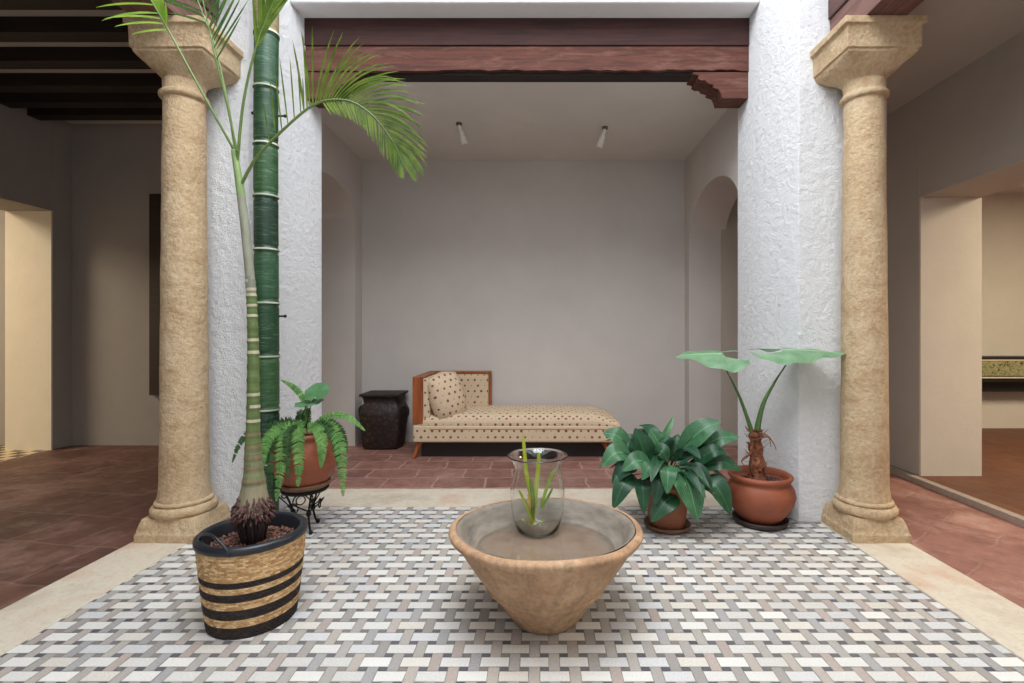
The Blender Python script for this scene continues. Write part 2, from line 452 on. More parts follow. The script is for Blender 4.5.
def softbox(x0, x1, y0, y1, z0, z1, r, n=10, puff=0, puff_fn=None, uvscale=1):
    """rounded box on a grid with box-projected uvs in metres"""
    bm = B(); c = Vector(((x0 + x1) / 2, (y0 + y1) / 2, (z0 + z1) / 2)); h = Vector(((x1 - x0) / 2, (y1 - y0) / 2, (z1 - z0) / 2))
    uvl = bm.loops.layers.uv.verify(); cache = {}
    def vert(p):
        inner = Vector([max(-(h[i] - r), min(h[i] - r, p[i])) for i in range(3)])
        d = p - inner
        q = inner + d.normalized() * r if d.length > 1e-9 else p
        if puff_fn: q = puff_fn(q, h)
        k = tuple(round(v, 6) for v in q)
        if k not in cache: cache[k] = bm.verts.new(c + q)
        return cache[k]
    def lin(hh):
        e = min(r, hh * .98)
        return sorted(set([round(v, 5) for v in [-hh, -hh + e * .3, -hh + e * .6, -hh + e, hh - e, hh - e * .6, hh - e * .3, hh] + [(-hh + e) + (2 * (hh - e)) * k / n for k in range(1, n)]]))
    for ax in range(3):
        a, b = [(1, 2), (0, 2), (0, 1)][ax]; la, lb = lin(h[a]), lin(h[b])
        for sgn in (-1, 1):
            for i in range(len(la) - 1):
                for j in range(len(lb) - 1):
                    ps = []
                    for (u, v) in ((la[i], lb[j]), (la[i + 1], lb[j]), (la[i + 1], lb[j + 1]), (la[i], lb[j + 1])):
                        p = Vector((0, 0, 0)); p[ax] = sgn * h[ax]; p[a] = u; p[b] = v; ps.append(p)
                    vs = [vert(p) for p in ps]
                    if len(set(vs)) < 4: continue
                    try: f = bm.faces.new(vs)
                    except ValueError: continue
                    f.smooth = True
                    for l, p in zip(f.loops, ps):
                        # seats: front face continues the top, so dots run round the edge
                        if ax == 2: uv = (p.x + c.x, p.y + c.y)
                        elif ax == 1: uv = (p.x + c.x, p.z + c.z)
                        else: uv = (p.y + c.y, p.z + c.z)
                        l[uvl].uv = uv
    return bm
def join_into(bm, other):
    me = bpy.data.meshes.new('tmp'); other.to_mesh(me); other.free(); bm.from_mesh(me); bpy.data.meshes.remove(me); return bm
def pt(bm, vcol):   # vertex colours per face: vcol(face)->rgb
    cl = bm.loops.layers.float_color.new('tint')
    for f in bm.faces:
        c = vcol(f)
        for l in f.loops: l[cl] = (*c, 1)
def wavy(bm, amp, sc, keepz=True):
    for v in bm.verts:
        n = noise.noise_vector(v.co * sc) * amp
        if keepz: n.z = 0
        v.co += n

# ------------------------------------------------------------------ SETTING
XL, XR = -2.08, 1.84             # edges of the mosaic patio
YK0, YK1 = Y(3.414), Y(3.80)     # threshold kerb of the alcove
YB = Y(5.45)                     # alcove back wall
YN = -2.6                        # rear of the court, behind the viewer
ZTOP = 5.4

def patio():
    bm = B(); s = .025; sy = .0262; L = bm.loops.layers.float_color.new('tint')
    u0 = .654; v0 = F * 1.25 / 339.4 - sy
    rnd = random.Random(3)
    whites = [srgb(209, 208, 203), srgb(201, 200, 195), srgb(217, 216, 210), srgb(196, 197, 197), srgb(206, 201, 191)]
    greys = [srgb(162, 157, 153), srgb(169, 161, 153), srgb(156, 155, 155), srgb(167, 155, 148), srgb(149, 145, 141), srgb(165, 161, 154)]
    dots = [srgb(96, 94, 97), srgb(112, 110, 109), srgb(84, 84, 90), srgb(128, 122, 116)]
    def tile(cx, cy, w, h, c):
        g = .0011
        x0, x1, y0, y1 = u0 + (cx - w / 2) * s + g, u0 + (cx + w / 2) * s - g, v0 + (cy - h / 2) * sy + g, v0 + (cy + h / 2) * sy - g
        x0 = max(x0, XL); x1 = min(x1, XR); y1 = min(y1, YK0)
        if x1 - x0 < .003 or y1 - y0 < .003: return
        j = lambda: rnd.uniform(-.0007, .0007)
        z = rnd.uniform(-.0004, .0004)
        f = bm.faces.new([bm.verts.new((x0 + j(), y0 + j(), z)), bm.verts.new((x1 + j(), y0 + j(), z)), bm.verts.new((x1 + j(), y1 + j(), z)), bm.verts.new((x0 + j(), y1 + j(), z))])
        k = rnd.uniform(.92, 1.06)
        for l in f.loops: l[L] = (*sh(c, k), 1)
    for r in range(-46, 26):
        for q in range(-22, 14):
            cx = q * 6 + (r % 2) * 3; cy = r * 3
            X = u0 + cx * s
            if X < XL - .2 or X > XR + .2 or v0 + cy * sy > YK0 + .1: continue
            tile(cx, cy, 4.34, 2.1, rnd.choice(whites)); tile(cx + 3, cy, 1.66, 3.9, rnd.choice(greys))
            tile(cx - 1.5, cy + 1.5, 1.34, .9, rnd.choice(dots)); tile(cx + 1.5, cy + 1.5, 1.34, .9, rnd.choice(dots))
    return bm
struct('floor', patio(), 'mosaic')
struct('floor', obox(XL - .05, XR + .05, YN, YK0 + .05, -.08, -.0035), 'grout')
# pale stone kerb around the patio
bm = B(); box(bm, XL - .34, XL, YN, Y(3.14), -.05, .005); struct('trim_1', bm, 'kerb', bevel=.004)
bm = B(); box(bm, XR, XR + .34, YN, Y(3.14), -.05, .005); struct('trim_2', bm, 'kerb', bevel=.004)
bm = B(); box(bm, -1.86, 1.70, YK0, YK1, -.05, .006); struct('trim_3', bm, 'kerb', bevel=.004)
# floors of alcove and galleries
struct('floor', obox(-2.42, 2.18, YK1, YB + .05, -.06, .0), 'red_floor')
struct('floor', obox(-5.2, XL - .34, YN, Y(5.3), -.06, .0), 'gallery_left')
struct('floor', obox(XR + .34, 3.12, YN, Y(5.3), -.06, .0), 'gallery_right')
struct('floor', obox(3.165, 9.0, YN, Y(6.3), -.06, .042), 'brown_floor')
struct('trim_4', obox(3.10, 3.165, YN, Y(5.2), -.05, .044), 'step')
struct('floor', obox(-9.5, -5.2, YN, Y(7.5), -.06, -.001), 'checker')
# small floor patches behind the piers
struct('floor', obox(XR + .0, XR + .34, Y(3.14), Y(3.9), -.06, -.001), 'gallery_right')
struct('floor', obox(XL - .34, XL, Y(3.14), Y(3.9), -.06, -.001), 'gallery_left')

# piers either side of the alcove mouth
lp = [(-1.80, Y(3.43)), (-1.915, Y(3.14)), (-2.45, Y(3.14)), (-2.45, Y(3.82)), (-1.742, Y(3.82))]
rp = [(1.58, Y(3.43)), (1.70, Y(3.14)), (2.28, Y(3.14)), (2.28, Y(3.82)), (1.578, Y(3.82))]
def pier(pts, flip):
    return prism(B(), pts if flip else pts[::-1], 0, ZTOP)
struct('wall_pier_left', pier(lp, 0), 'pier', bevel=.007, seg=2)
struct('wall_pier_right', pier(rp, 1), 'pier', bevel=.007, seg=2)
# plaster lintel over the beam
bm = obox(-1.80, 1.585, Y(3.43), Y(3.80), 3.615, ZTOP)
struct('wall_lintel', bm, 'pier_smooth', bevel=.02, seg=3)
struct('ceiling_alcove', obox(-2.45, 2.1, Y(3.6) + .16, YB + .2, 3.21, 3.33), 'ceil')
struct('wall_back', obox(-2.5, 2.2, YB, YB + .25, 0, 3.3), 'wall')

def arch_wall(x0, x1, y0, y1, ya, yb, zs, rise, H, flat=False, n=24):
    pts = [(y0, 0), (ya, 0), (ya, zs)]
    if not flat:
        for k in range(1, n):
            a = PI - PI * k / n
            pts.append(((ya + yb) / 2 + (yb - ya) / 2 * math.cos(a), zs + rise * math.sin(a)))
    pts += [(yb, zs), (yb, 0), (y1, 0), (y1, H), (y0, H)]
    # split into two columns + head to keep clean faces
    bm = B(); box(bm, x0, x1, y0, ya, 0, H); box(bm, x0, x1, yb, y1, 0, H)
    head = [(x0, y, z) for y, z in pts[2:-4]] + [(x0, yb, H), (x0, ya, H)]
    extrude_dir(bm, head, (x1 - x0, 0, 0))
    return bm
struct('wall_alcove_left', arch_wall(-2.45, -2.03, Y(3.82), YB, Y(4.12), Y(5.245), 2.457, .31, 3.25), 'wall')
struct('wall_alcove_right', arch_wall(1.65, 2.05, Y(3.82), YB, Y(3.95), Y(5.29), 2.28, .43, 3.25), 'wall')

# left gallery
struct('trim_5', obox(-5.65, -5.163, Y(5.06) - .012, Y(5.06) + .01, 0, 2.528), 'cream')
struct('trim_6', obox(3.193, 3.705, Y(4.02) - .012, Y(4.02) + .01, 0, 2.378), 'jamb')
YG = Y(5.27)
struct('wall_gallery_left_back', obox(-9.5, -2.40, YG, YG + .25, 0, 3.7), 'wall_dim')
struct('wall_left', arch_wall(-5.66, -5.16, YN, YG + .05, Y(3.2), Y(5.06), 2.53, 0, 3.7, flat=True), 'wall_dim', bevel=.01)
struct('ceiling_gallery_left', obox(-5.3, -1.95, YN, YG + .1, 3.545, 3.65), 'wall')
struct('wall_left_room_back', obox(-9.5, -5.6, Y(6.4), Y(6.4) + .2, 0, 3.7), 'cream')
struct('wall_left_room_side', obox(-9.6, -9.4, YN, Y(6.5), 0, 3.7), 'cream')
struct('ceiling_left_room', obox(-9.6, -5.5, YN, Y(6.6), 3.4, 3.6), 'ceil')
struct('wall_left_room_front', obox(-9.6, -5.4, YN - .2, YN, 0, 3.7), 'cream')
# right gallery
struct('wall_gallery_right_back', obox(2.0, 3.7, YG, YG + .25, 0, 3.4), 'wall_mid')
struct('wall_right', arch_wall(3.19, 3.71, YN, YG + .05, .6, Y(4.02), 2.38, 0, 3.4, flat=True), 'wall_mid', bevel=.008)
struct('ceiling_gallery_right', obox(1.95, 3.75, YN, YG + .1, 3.24, 3.36), 'wall_mid')
struct('wall_right_room_back', obox(3.6, 9.2, Y(6.0), Y(6.0) + .2, 0, 3.4), 'room')
struct('wall_right_room_side', obox(9.0, 9.2, YN, Y(6.3), 0, 3.4), 'wall')
struct('ceiling_right_room', obox(3.6, 9.2, YN, Y(6.4), 3.0, 3.2), 'ceil')
struct('wall_right_room_front', obox(3.4, 9.2, YN - .2, YN, 0, 3.4), 'wall')
# court walls above the galleries and the rear wall behind the viewer
struct('wall_court_left', obox(-2.42, -2.08, YN, Y(3.14), 3.62, ZTOP), 'pier_smooth')
struct('wall_court_right', obox(1.88, 2.2, YN, Y(3.14), 3.56, ZTOP), 'pier_smooth')
struct('wall_rear', obox(-5.7, 3.8, YN - .25, YN, 0, ZTOP), 'pier_smooth')

# ------------------------------------------------------------------ columns
def sq_ring(bm, cx, cy, hx, hyf, hyb, z, k=0, n=4):
    """closed ring morphing square (k=0) to circle (k=1)"""
    out = []
    for i in range(48):
        a = 2 * PI * i / 48 + PI / 48 * 0
        c, s_ = math.cos(a), math.sin(a)
        m = max(abs(c), abs(s_)); q = Vector((c / m, s_ / m)); r = Vector((c, s_)); p = q.lerp(r, k)
        out.append(bm.verts.new((cx + p.x * hx, cy + p.y * (hyb if p.y > 0 else hyf), z)))
    return out
def loft(bm, rings, cap=True):
    for a, b in zip(rings, rings[1:]):
        n = len(a)
        for i in range(n): bm.faces.new((a[i], a[(i + 1) % n], b[(i + 1) % n], b[i]))
    if cap: bm.faces.new(rings[0][::-1]); bm.faces.new(rings[-1])
def column(cx, label, hw, capx):
    cy = Y(2.975); t = thing('stone_column', label, 'column', (cx, cy, 0), 'sandstone columns of the court')
    d0 = cy - Y(2.815); d1 = Y(3.15) - cy
    bm = B()
    rings = []
    for (h, z, k) in ((1.0, 0, 0), (1.0, .052, 0), (.965, .060, 0), (.955, .075, 0), (.93, .10, .04), (.90, .125, .12), (.88, .14, .2)):
        rings.append(sq_ring(bm, cx, cy, hw * h, d0 * h, d1 * h, z, k))
    loft(bm, rings); wavy(bm, .006, 9)
    obj('plinth', bm, 'stone', t, smooth=False, bevel=.006)
    bm = B(); prof = []
    for k in range(9):
        a = -PI / 2 + PI * k / 8; prof.append((.145 + .032 * math.cos(a), .168 + .032 * math.sin(a)))
    for k in range(7):
        a = -PI / 2 + PI * k / 6; prof.append((.136 + .020 * math.cos(a), .212 + .016 * math.sin(a)))
    prof = [(0.02, .13)] + prof + [(.02, .23)]
    lathe(bm, prof, cx, cy, 48); wavy(bm, .004, 10)
    obj('base_moulding', bm, 'stone', t, smooth=True)
    bm = B(); prof = []
    for k in range(41):
        u = k / 40; z = .225 + (2.70 - .225) * u
        prof.append((.131 - .019 * u ** 1.1 + (.012 * (1 - u / .03) if u < .03 else 0), z))
    lathe(bm, prof, cx, cy, 48); wavy(bm, .003, 5)
    obj('shaft', bm, 'stone', t, smooth=True)
    bm = B(); prof = [(.105, 2.675)]
    for k in range(7):
        a = -PI / 2 + PI * k / 6; prof.append((.116 + .018 * math.cos(a), 2.70 + .02 * math.sin(a)))
    prof += [(.112, 2.735), (.114, 2.79)]
    lathe(bm, prof, cx, cy, 48); obj('necking', bm, 'stone', t, smooth=True)
    bm = B(); h0 = .238; c2 = capx
    yc = cy; f0 = cy - Y(2.78) ; b0 = Y(3.15) - cy
    rings = []
    for (h, z, k) in ((.475, 2.775, 1), (.50, 2.80, 1), (.60, 2.825, .8), (.78, 2.86, .4), (.84, 2.885, .12), (.86, 2.90, 0), (.86, 2.912, 0), (.91, 2.918, 0), (.92, 3.035, 0), (.95, 3.045, 0), (1.0, 3.05, 0), (1.0, 3.09, 0)):
        cxx = cx + (c2 - cx) * min(1, (z - 2.775) / .13)
        rings.append(sq_ring(bm, cxx, yc, h0 * h, f0 * h * (1.04 if k == 0 else 1), min(b0, b0 * h + .03), z, k))
    loft(bm, rings); wavy(bm, .004, 8)
    obj('capital', bm, 'stone', t, bevel=.004)
    return t
column(-2.212, 'tan sandstone column left of the palm and bamboo, beside the dark gallery', .187, -2.185)
column(2.017, 'tan sandstone column on the right beside the elephant ear plant', .172, 2.012)

# gallery beams resting on the capitals
def beam_along(x0, x1, label, z0=3.092, z1=3.6):
    t = thing('gallery_beam', label, 'beam', ((x0 + x1) / 2, Y(1.5), z0))
    zm = z0 + .2
    obj('lower_board', obox(x0 + .012, x1 - .012, YN + .02, Y(3.13), z0, zm), wood('grey_brown_beam_board' + label[:5], srgb(70, 44, 40), srgb(120, 86, 78), .7, (30, 2, 30)), t, bevel=.006)
    obj('upper_board', obox(x0, x1, YN + .02, Y(3.13), zm, z1), wood('dark_beam_board' + label[:5], srgb(50, 30, 28), srgb(92, 62, 58), .7, (30, 2, 30)), t, bevel=.006)
beam_along(-2.40, -2.10, 'left gallery beam of dark wood on top of the left column capital', z1=3.618)
beam_along(1.885, 2.15, 'right gallery beam of dark wood on top of the right column capital', z1=3.555)

# lintel beam of the alcove
YBm = Y(3.60)
t = thing('lintel_beam', 'dark reddish wooden double lintel beam across the top of the alcove', 'beam', (-.1, YBm, 3.17))
lx, rx = -1.80, 1.578
zt = CAMH + (332 - 14) * YBm / F; zm = CAMH + (332 - 45) * YBm / F; zb = CAMH + (332 - 70) * YBm / F
zt = 3.63
obj('upper_board', obox(lx, rx, YBm, YBm + .19, zm, zt), 'beam_top', t, bevel=.005)
bm = B(); n = 60; rr = random.Random(5)
xs = [lx + (rx - lx) * k / n for k in range(n + 1)]
pts = [(x, YBm + .012, zb + (rr.uniform(0, .012) if .3 < k / n < .98 else 0)) for k, x in enumerate(xs)] + [(rx, YBm + .012, zm - .004), (lx, YBm + .012, zm - .004)]
extrude_dir(bm, pts, (0, .17, 0))
obj('lower_board', bm, 'beam_low', t)
obj('inner_plank', obox(lx, rx, YBm + .05, YBm + .20, zb - .012, zb + .05), 'joist', t)
def corbel(sgn, xw):
    zt_ = zb - .004; h = .135 * 1.35
    # profile (distance from wall, drop)
    pr = [(0, 0), (.42, 0), (.42, .018), (.375, .028), (.385, .050), (.36, .066), (.325, .066), (.31, .088), (.275, .098), (.262, .105), (.275, .118), (.25, .128), (.225, .135), (.21, .165), (.20, .205), (0, .205)]
    bm = B(); extrude_dir(bm, [(xw - sgn * d, YBm + .02, zt_ - q * .98) for d, q in pr], (0, .17, 0))
    return bm
cb = obj('corbel', corbel(1, rx), 'beam_low', t, bevel=.004)
cb = obj('corbel', corbel(-1, -1.775), 'beam_low', t, bevel=.004)

# ceiling joists of the left gallery
jl = [(4.93, 'rearmost black joist against the back wall of the left gallery'),
      (4.66, 'second black joist from the back wall in the left gallery'),
      (4.36, 'third black joist from the back wall in the left gallery'),
      (3.97, 'fourth black joist from the back wall in the left gallery'),
      (3.60, 'fifth black joist from the back wall in the left gallery'),
      (3.24, 'nearest black joist seen at the top left of the left gallery')]
for y, lab in jl:
    yb = Y(y); o = obj('ceiling_joist', obox(-5.16, -2.40, yb - .13, yb, 3.43, 3.55), 'joist', None, loc=(-3.8, yb, 3.43), bevel=.005)
    tag(o, lab, 'joist', 'joists of the left gallery ceiling')
# dark shutter on the gallery back wall
w = struct('window_1', obox(-4.27, -3.2, YG - .05, YG + .01, .56, 2.76), 'shutter')
bm = B()
for k in range(3): box(bm, -4.20 + k * .33, -3.92 + k * .33, YG - .062, YG - .05, .66, 2.66)
obj('shutter_panel', bm, 'shutter', w)

# ------------------------------------------------------------------ ceiling spotlights
def spot(px, py, qx, qy, label):
    y = 1.96 * F / (332 - py); p = at(px, py, y); p.z = 3.21
    t = thing('ceiling_spotlight', label, 'spotlight', p, 'white spotlights on the alcove ceiling')
    obj('ceiling_plate', lathe(B(), [(0, 3.21), (.028, 3.21), (.028, 3.19), (0, 3.188)], p.x, p.y, 20), 'grey_metal', t)
    d = Vector(((qx - px) * y / F * 1.3, .05, -.16)).normalized(); a = Vector((p.x, p.y, 3.19))
    bm = B(); tube(bm, [a, a + d * .05, a + d * .051, a + d * .17], lambda u: [.014, .016, .024, .036][round(u * 3)], 16)
    obj('lamp_head', bm, 'white_metal', t, smooth=False)
spot(459, 123, 463, 142, 'white ceiling spotlight in the alcove, the left one of the two')
spot(605, 127, 601, 147, 'white ceiling spotlight in the alcove, the right one of the two')
tag(obj('ceiling_hook', lathe(B(), [(0, 3.21), (.045, 3.21), (.045, 3.202), (0, 3.2)], at(528, 125, 4.75).x, 4.75, 20), 'ceil', None, loc=(at(528, 125, 4.75).x, 4.75, 3.2)), 'small round blank cover plate on the alcove ceiling between the spotlights', 'cover plate')

# ------------------------------------------------------------------ daybed
def daybed():
    x0, x1, y0, y1 = -1.25, .79, Y(4.70), Y(5.38)
    t = thing('daybed', 'wooden daybed upholstered in dotted beige fabric against the alcove back wall', 'daybed', (-.2, (y0 + y1) / 2, 0))
    # base rail wrapped in fabric
    obj('upholstered_base', softbox(x0, x1 - .03, y0 - .012, y1, .163, .335, .02, 14), 'fabric', t)
    def puff(q, h):
        u = max(0, 1 - (q.x / h.x) ** 4) * max(0, 1 - (q.y / h.y) ** 4)
        q = q.copy()
        if q.z > 0: q.z += .035 * u
        # right end slopes off
        e = (q.x - (h.x - .30)) / .30
        if e > 0 and q.z > -h.z * .5: q.z -= .075 * e ** 2 * ((q.z + h.z) / (2 * h.z))
        return q
    mat = softbox(x0 + .02, x1 + .02, y0 - .01, y1, .285, .415, .055, 18, puff_fn=puff)
    obj('mattress', mat, 'fabric', t)
    bm = B(); tube(bm, [(x0 + .16, y0 - .012, .297), (x1 - .04, y0 - .012, .297)], .005, 6)
    obj('piping', bm, 'piping', t)
    obj('underside_shadow_box', obox(x0 + .06, x1 - .10, y0 + .10, y1 - .04, .004, .165), 'black', t)  # black box added to stand in for the shade under the bed
    # arm: wooden frame with inner pad
    zt_ = .81
    ar = obj('armrest_frame', obox(x0 - .002, x0 + .10, y0 - .012, y1 + .03, .345, zt_), 'bed_wood', t, bevel=.006)
    obj('armrest_pad', softbox(x0 + .085, x0 + .165, y0 + .01, y1 - .02, .34, zt_ - .02, .022, 8), 'fabric', t)
    xe = -.545
    bm = B(); yb = y1 + .02
    box(bm, x0, xe, yb - .055, yb + .03, zt_ - .03, zt_); box(bm, xe - .028, xe, yb - .055, yb + .03, .40, zt_ - .03)
    box(bm, x0, xe - .02, yb, yb + .028, .40, zt_ - .02)
    obj('backrest_frame', bm, 'bed_wood', t, bevel=.004)
    obj('backrest_pad', softbox(x0 + .09, xe - .03, yb - .06, yb + .005, .40, zt_ - .032, .018, 8), 'fabric', t)
    for (x, y, dx, dy) in ((x0 + .065, y0 + .05, -.065, -.05), (x1 - .16, y0 + .07, .07, -.05), (x0 + .10, y1 - .08, -.07, .05), (x1 - .16, y1 - .08, .07, .05)):
        bm = B(); tube(bm, [(x, y, .17), (x + dx, y + dy, 0)], lambda u: .026 - .012 * u, 12); obj('leg', bm, 'bed_wood', t, smooth=False)
daybed()
def cushion():
    c = Vector((-.935, Y(4.81), .600)); R = Matrix.Rotation(.62, 4, 'Z') @ Matrix.Rotation(-.16, 4, 'X') @ Matrix.Rotation(math.radians(-12), 4, 'Y')
    t = thing('throw_cushion', 'dotted beige throw cushion leaning against the arm of the daybed', 'cushion', (c.x, c.y, .40))
    Mx = Matrix.Translation(c) @ R
    bm = B(); uvl = bm.loops.layers.uv.verify(); n = 20; hw, hh = .188, .255
    def P(i, j, sgn):
        a, b = i / n * 2 - 1, j / n * 2 - 1
        k = (1 - abs(a) ** 2.6) * (1 - abs(b) ** 2.6); d = .12 * max(0, k) ** .6
        sc = 1 - .06 * (1 - abs(a * b)) + 0
        # superellipse outline: corners pulled in to an oval
        rr = 1 - .16 * (abs(a) * abs(b)) ** 1.3
        return Vector((a * hw * rr, sgn * d, b * hh * rr))
    for sgn in (-1, 1):
        for i in range(n):
            for j in range(n):
                q = [(i, j), (i + 1, j), (i + 1, j + 1), (i, j + 1)]
                f = bm.faces.new([bm.verts.new(Mx @ P(a, b, sgn)) for a, b in q]); f.smooth = True
                for l, (a, b) in zip(f.loops, q): l[uvl].uv = (a / n * .42, b / n * .5)
    bmesh.ops.remove_doubles(bm, verts=bm.verts, dist=.0004)
    obj('cushion_cover', bm, 'fabric', t, smooth=True)
    bm = B(); pts = []
    for k in range(81):
        s_ = k / 80 * 4; e = int(s_) % 4; f = s_ - int(s_)
        a, b = [(f, 0), (1, f), (1 - f, 1), (0, 1 - f)][e]
        pts.append(Mx @ P(a * n, b * n, 1))
    tube(bm, pts, .005, 6, cap=False)
    obj('piping', bm, 'piping', t, smooth=True)
cushion()

# ------------------------------------------------------------------ dark urn
def urn():
    cx, cy = at(384.5, 440, Y(5.22)).x, Y(5.22)
    t = thing('carved_urn', 'dark carved square-shouldered urn in the corner left of the daybed', 'urn', (cx, cy, 0))
    bm = B(); rings = []
    for r, z, k in ((.19, 0, .45), (.205, .03, .4), (.222, .15, .45), (.240, .28, .5), (.245, .36, .5), (.235, .42, .4), (.20, .47, .2), (.178, .49, .1), (.182, .54, 0), (.195, .565, 0)):
        rings.append(sq_ring(bm, cx, cy, r, r * .85, r * .85, z, k))
    loft(bm, rings); obj('body', bm, 'urn', t, smooth=True)
    obj('lid', obox(cx - .212, cx + .212, cy - .19, cy + .19, .565, .592), 'urn', t, bevel=.006)
    for s_ in (-1, 1):
        bm = B(); tube(bm, smoothpath([(cx + s_ * .22, cy - .02, .45), (cx + s_ * .258, cy - .02, .42), (cx + s_ * .258, cy - .02, .35), (cx + s_ * .228, cy - .02, .31)], 10), .016, 8)
        obj('handle', bm, 'urn', t, smooth=True)
urn()

# ------------------------------------------------------------------ frieze shelf in the right room
t = thing('frieze_shelf', 'low painted scroll frieze shelf on the far wall of the right room', 'shelf', (6.3, Y(5.85), .62))
xf0, xf1, yf = 4.7, 8.4, Y(5.7)
zt_ = CAMH - 25 * yf / F; zb_ = CAMH - 50 * yf / F
obj('shelf_body', obox(xf0, xf1, yf, Y(6.0), zb_, zt_), 'black', t, bevel=.003)
obj('shelf_shadow_box', obox(xf0 + .05, xf1 - .05, yf + .12, Y(6.0), zb_ - .13, zb_), 'black', t)  # recessed black box added to deepen the shadow below the shelf
obj('painted_panel', obox(xf0 + .05, xf1 - .05, yf - .012, yf, zb_ + .075, zt_ - .05), 'frieze', t)
bm = B(); box(bm, xf0 + .02, xf1 - .02, yf - .015, yf, zt_ - .045, zt_ - .03); box(bm, xf0 + .02, xf1 - .02, yf - .015, yf, zb_ + .045, zb_ + .062)
obj('ivory_border', bm, 'ivory', t)

# ------------------------------------------------------------------ basin
BX, BY = .024, 2.20
def basin():
    t = thing('clay_basin', 'wide conical clay basin of water in the middle of the patio', 'basin', (BX, BY, 0))
    R = .424; tilt = Matrix.Translation((BX, BY, 0)) @ Matrix.Rotation(math.radians(-2.2), 4, 'X') @ Matrix.Translation((-BX, -BY, 0))
    prof = [(0, .0), (.135, .0), (.148, .012), (.16, .03), (.19, .075), (.222, .12), (.2535, .154), (.257, .158), (.257, .162), (.2535, .165), (.262, .174), (.30, .225), (.335, .275), (.366, .322), (.384, .350), (.396, .356), (.407, .366), (.414, .380), (.412, .390), (.404, .397), (.394, .4), (.384, .398)]
    prof = [(r * R / .414, z) for r, z in prof]
    bm = B(); lathe(bm, prof, BX, BY, 96)
    for v in bm.verts:
        v.co = v.co + (noise.noise_vector(v.co * 6) * .004 if v.co.z > .01 else Vector((0, 0, 0)))
        k = max(0, min(1, (v.co.z - .15) / .15)); v.co = v.co.lerp(tilt @ v.co, k)
    obj('outer_shell', bm, 'basin', t, smooth=True)
    prof = [(.3905, .398), (.378, .393), (.368, .38), (.35, .345), (.33, .318), (.305, .300), (.27, .291), (.1, .289), (0, .289)]
    bm = B(); lathe(bm, prof, BX, BY, 96)
    for v in bm.verts:
        k = max(0, min(1, (v.co.z - .30) / .08)); v.co = v.co.lerp(tilt @ v.co, k)
    obj('inner_bowl', bm, 'basin_in', t, smooth=True)
    bm = B(); lathe(bm, [(0, .302), (.309, .302)], BX, BY, 96)
    obj('water', bm, 'water', t, smooth=True)
basin()
VX, VY, VZ = at(537.5, 531, 2.39).x, 2.39, .2955
def vase():
    t = thing('glass_vase', 'clear glass hurricane vase standing in the clay basin', 'vase', (VX, VY, VZ))
    h = .365
    o = [(.0, 0), (.080, .0), (.092, .006), (.101, .02), (.114, .06), (.125, .115), (.130, .165), (.129, .20), (.124, .24), (.115, .275), (.110, .30), (.112, .322), (.122, .345), (.136, .36), (.141, h)]
    th = .0028
    i = [(.138, h + .001), (.133, .361), (.119, .347), (.1095, .323), (.1075, .30), (.1125, .275), (.1215, .24), (.1265, .20), (.1275, .165), (.1225, .115), (.111, .06), (.097, .024), (.084, .012), (.06, .014), (.045, .022), (.03, .016), (.015, .024), (0, .026)]
    bm = B(); lathe(bm, [(r, z + VZ) for r, z in o + i], VX, VY, 64)
    obj('body', bm, 'glass', t, smooth=True)
    bm = B(); ring = [(VX + .1395 * math.cos(2 * PI * k / 64), VY + .1395 * math.sin(2 * PI * k / 64), VZ + h) for k in range(65)]
    tube(bm, ring, .0035, 8, cap=False); obj('rim', bm, 'glass', t, smooth=True)
    for o_ in t.children: o_.visible_shadow = True
vase()
def cutting():
    t = thing('plant_cutting', 'yellow-green strappy plant cutting standing in the glass vase', 'plant', (VX - .03, VY, VZ + .012))
    def P(px, py, dy=0): return at(px, py, VY + dy)
    L = [([(532, 523), (531, 500), (526, 470), (523, 434)], .021, 'yel_leaf'), ([(533, 522), (535, 500), (538, 470), (539, 452)], .024, 'yel_leaf'),
         ([(532, 520), (526, 505), (519, 490)], .014, 'yel_leaf'), ([(541, 508), (546, 490), (552, 474), (556, 468)], .018, 'palm_lime'),
         ([(541, 508), (548, 497), (553, 487)], .012, 'palm_lime'), ([(532, 520), (533, 500), (530, 478)], .022, 'palm'), ([(533, 524), (531, 508), (528, 494)], .018, 'straw_leaf')]
    for k, (pts, w_, m_) in enumerate(L):
        bm = B(); pa = smoothpath([P(a, b, .03 * math.sin(k * 2)) for a, b in pts], 10)
        blade(bm, pa, lambda u: w_ * (.55 + .45 * math.sin(PI * min(1, .15 + u * .6)) + .08 * math.sin(u * 60)) * (1 - u ** 14 * .6), Vector((.2, -1, .1)), .2, 2)
        obj('blade', bm, m_, t)
    bm = B(); tube(bm, smoothpath([P(530, 526), P(531, 510), P(533, 495)], 6), .006, 6)
    tube(bm, smoothpath([P(519, 519), P(532, 526), P(545, 521)], 6), .003, 6)
    obj('stem', bm, 'yel_leaf', t)
cutting()

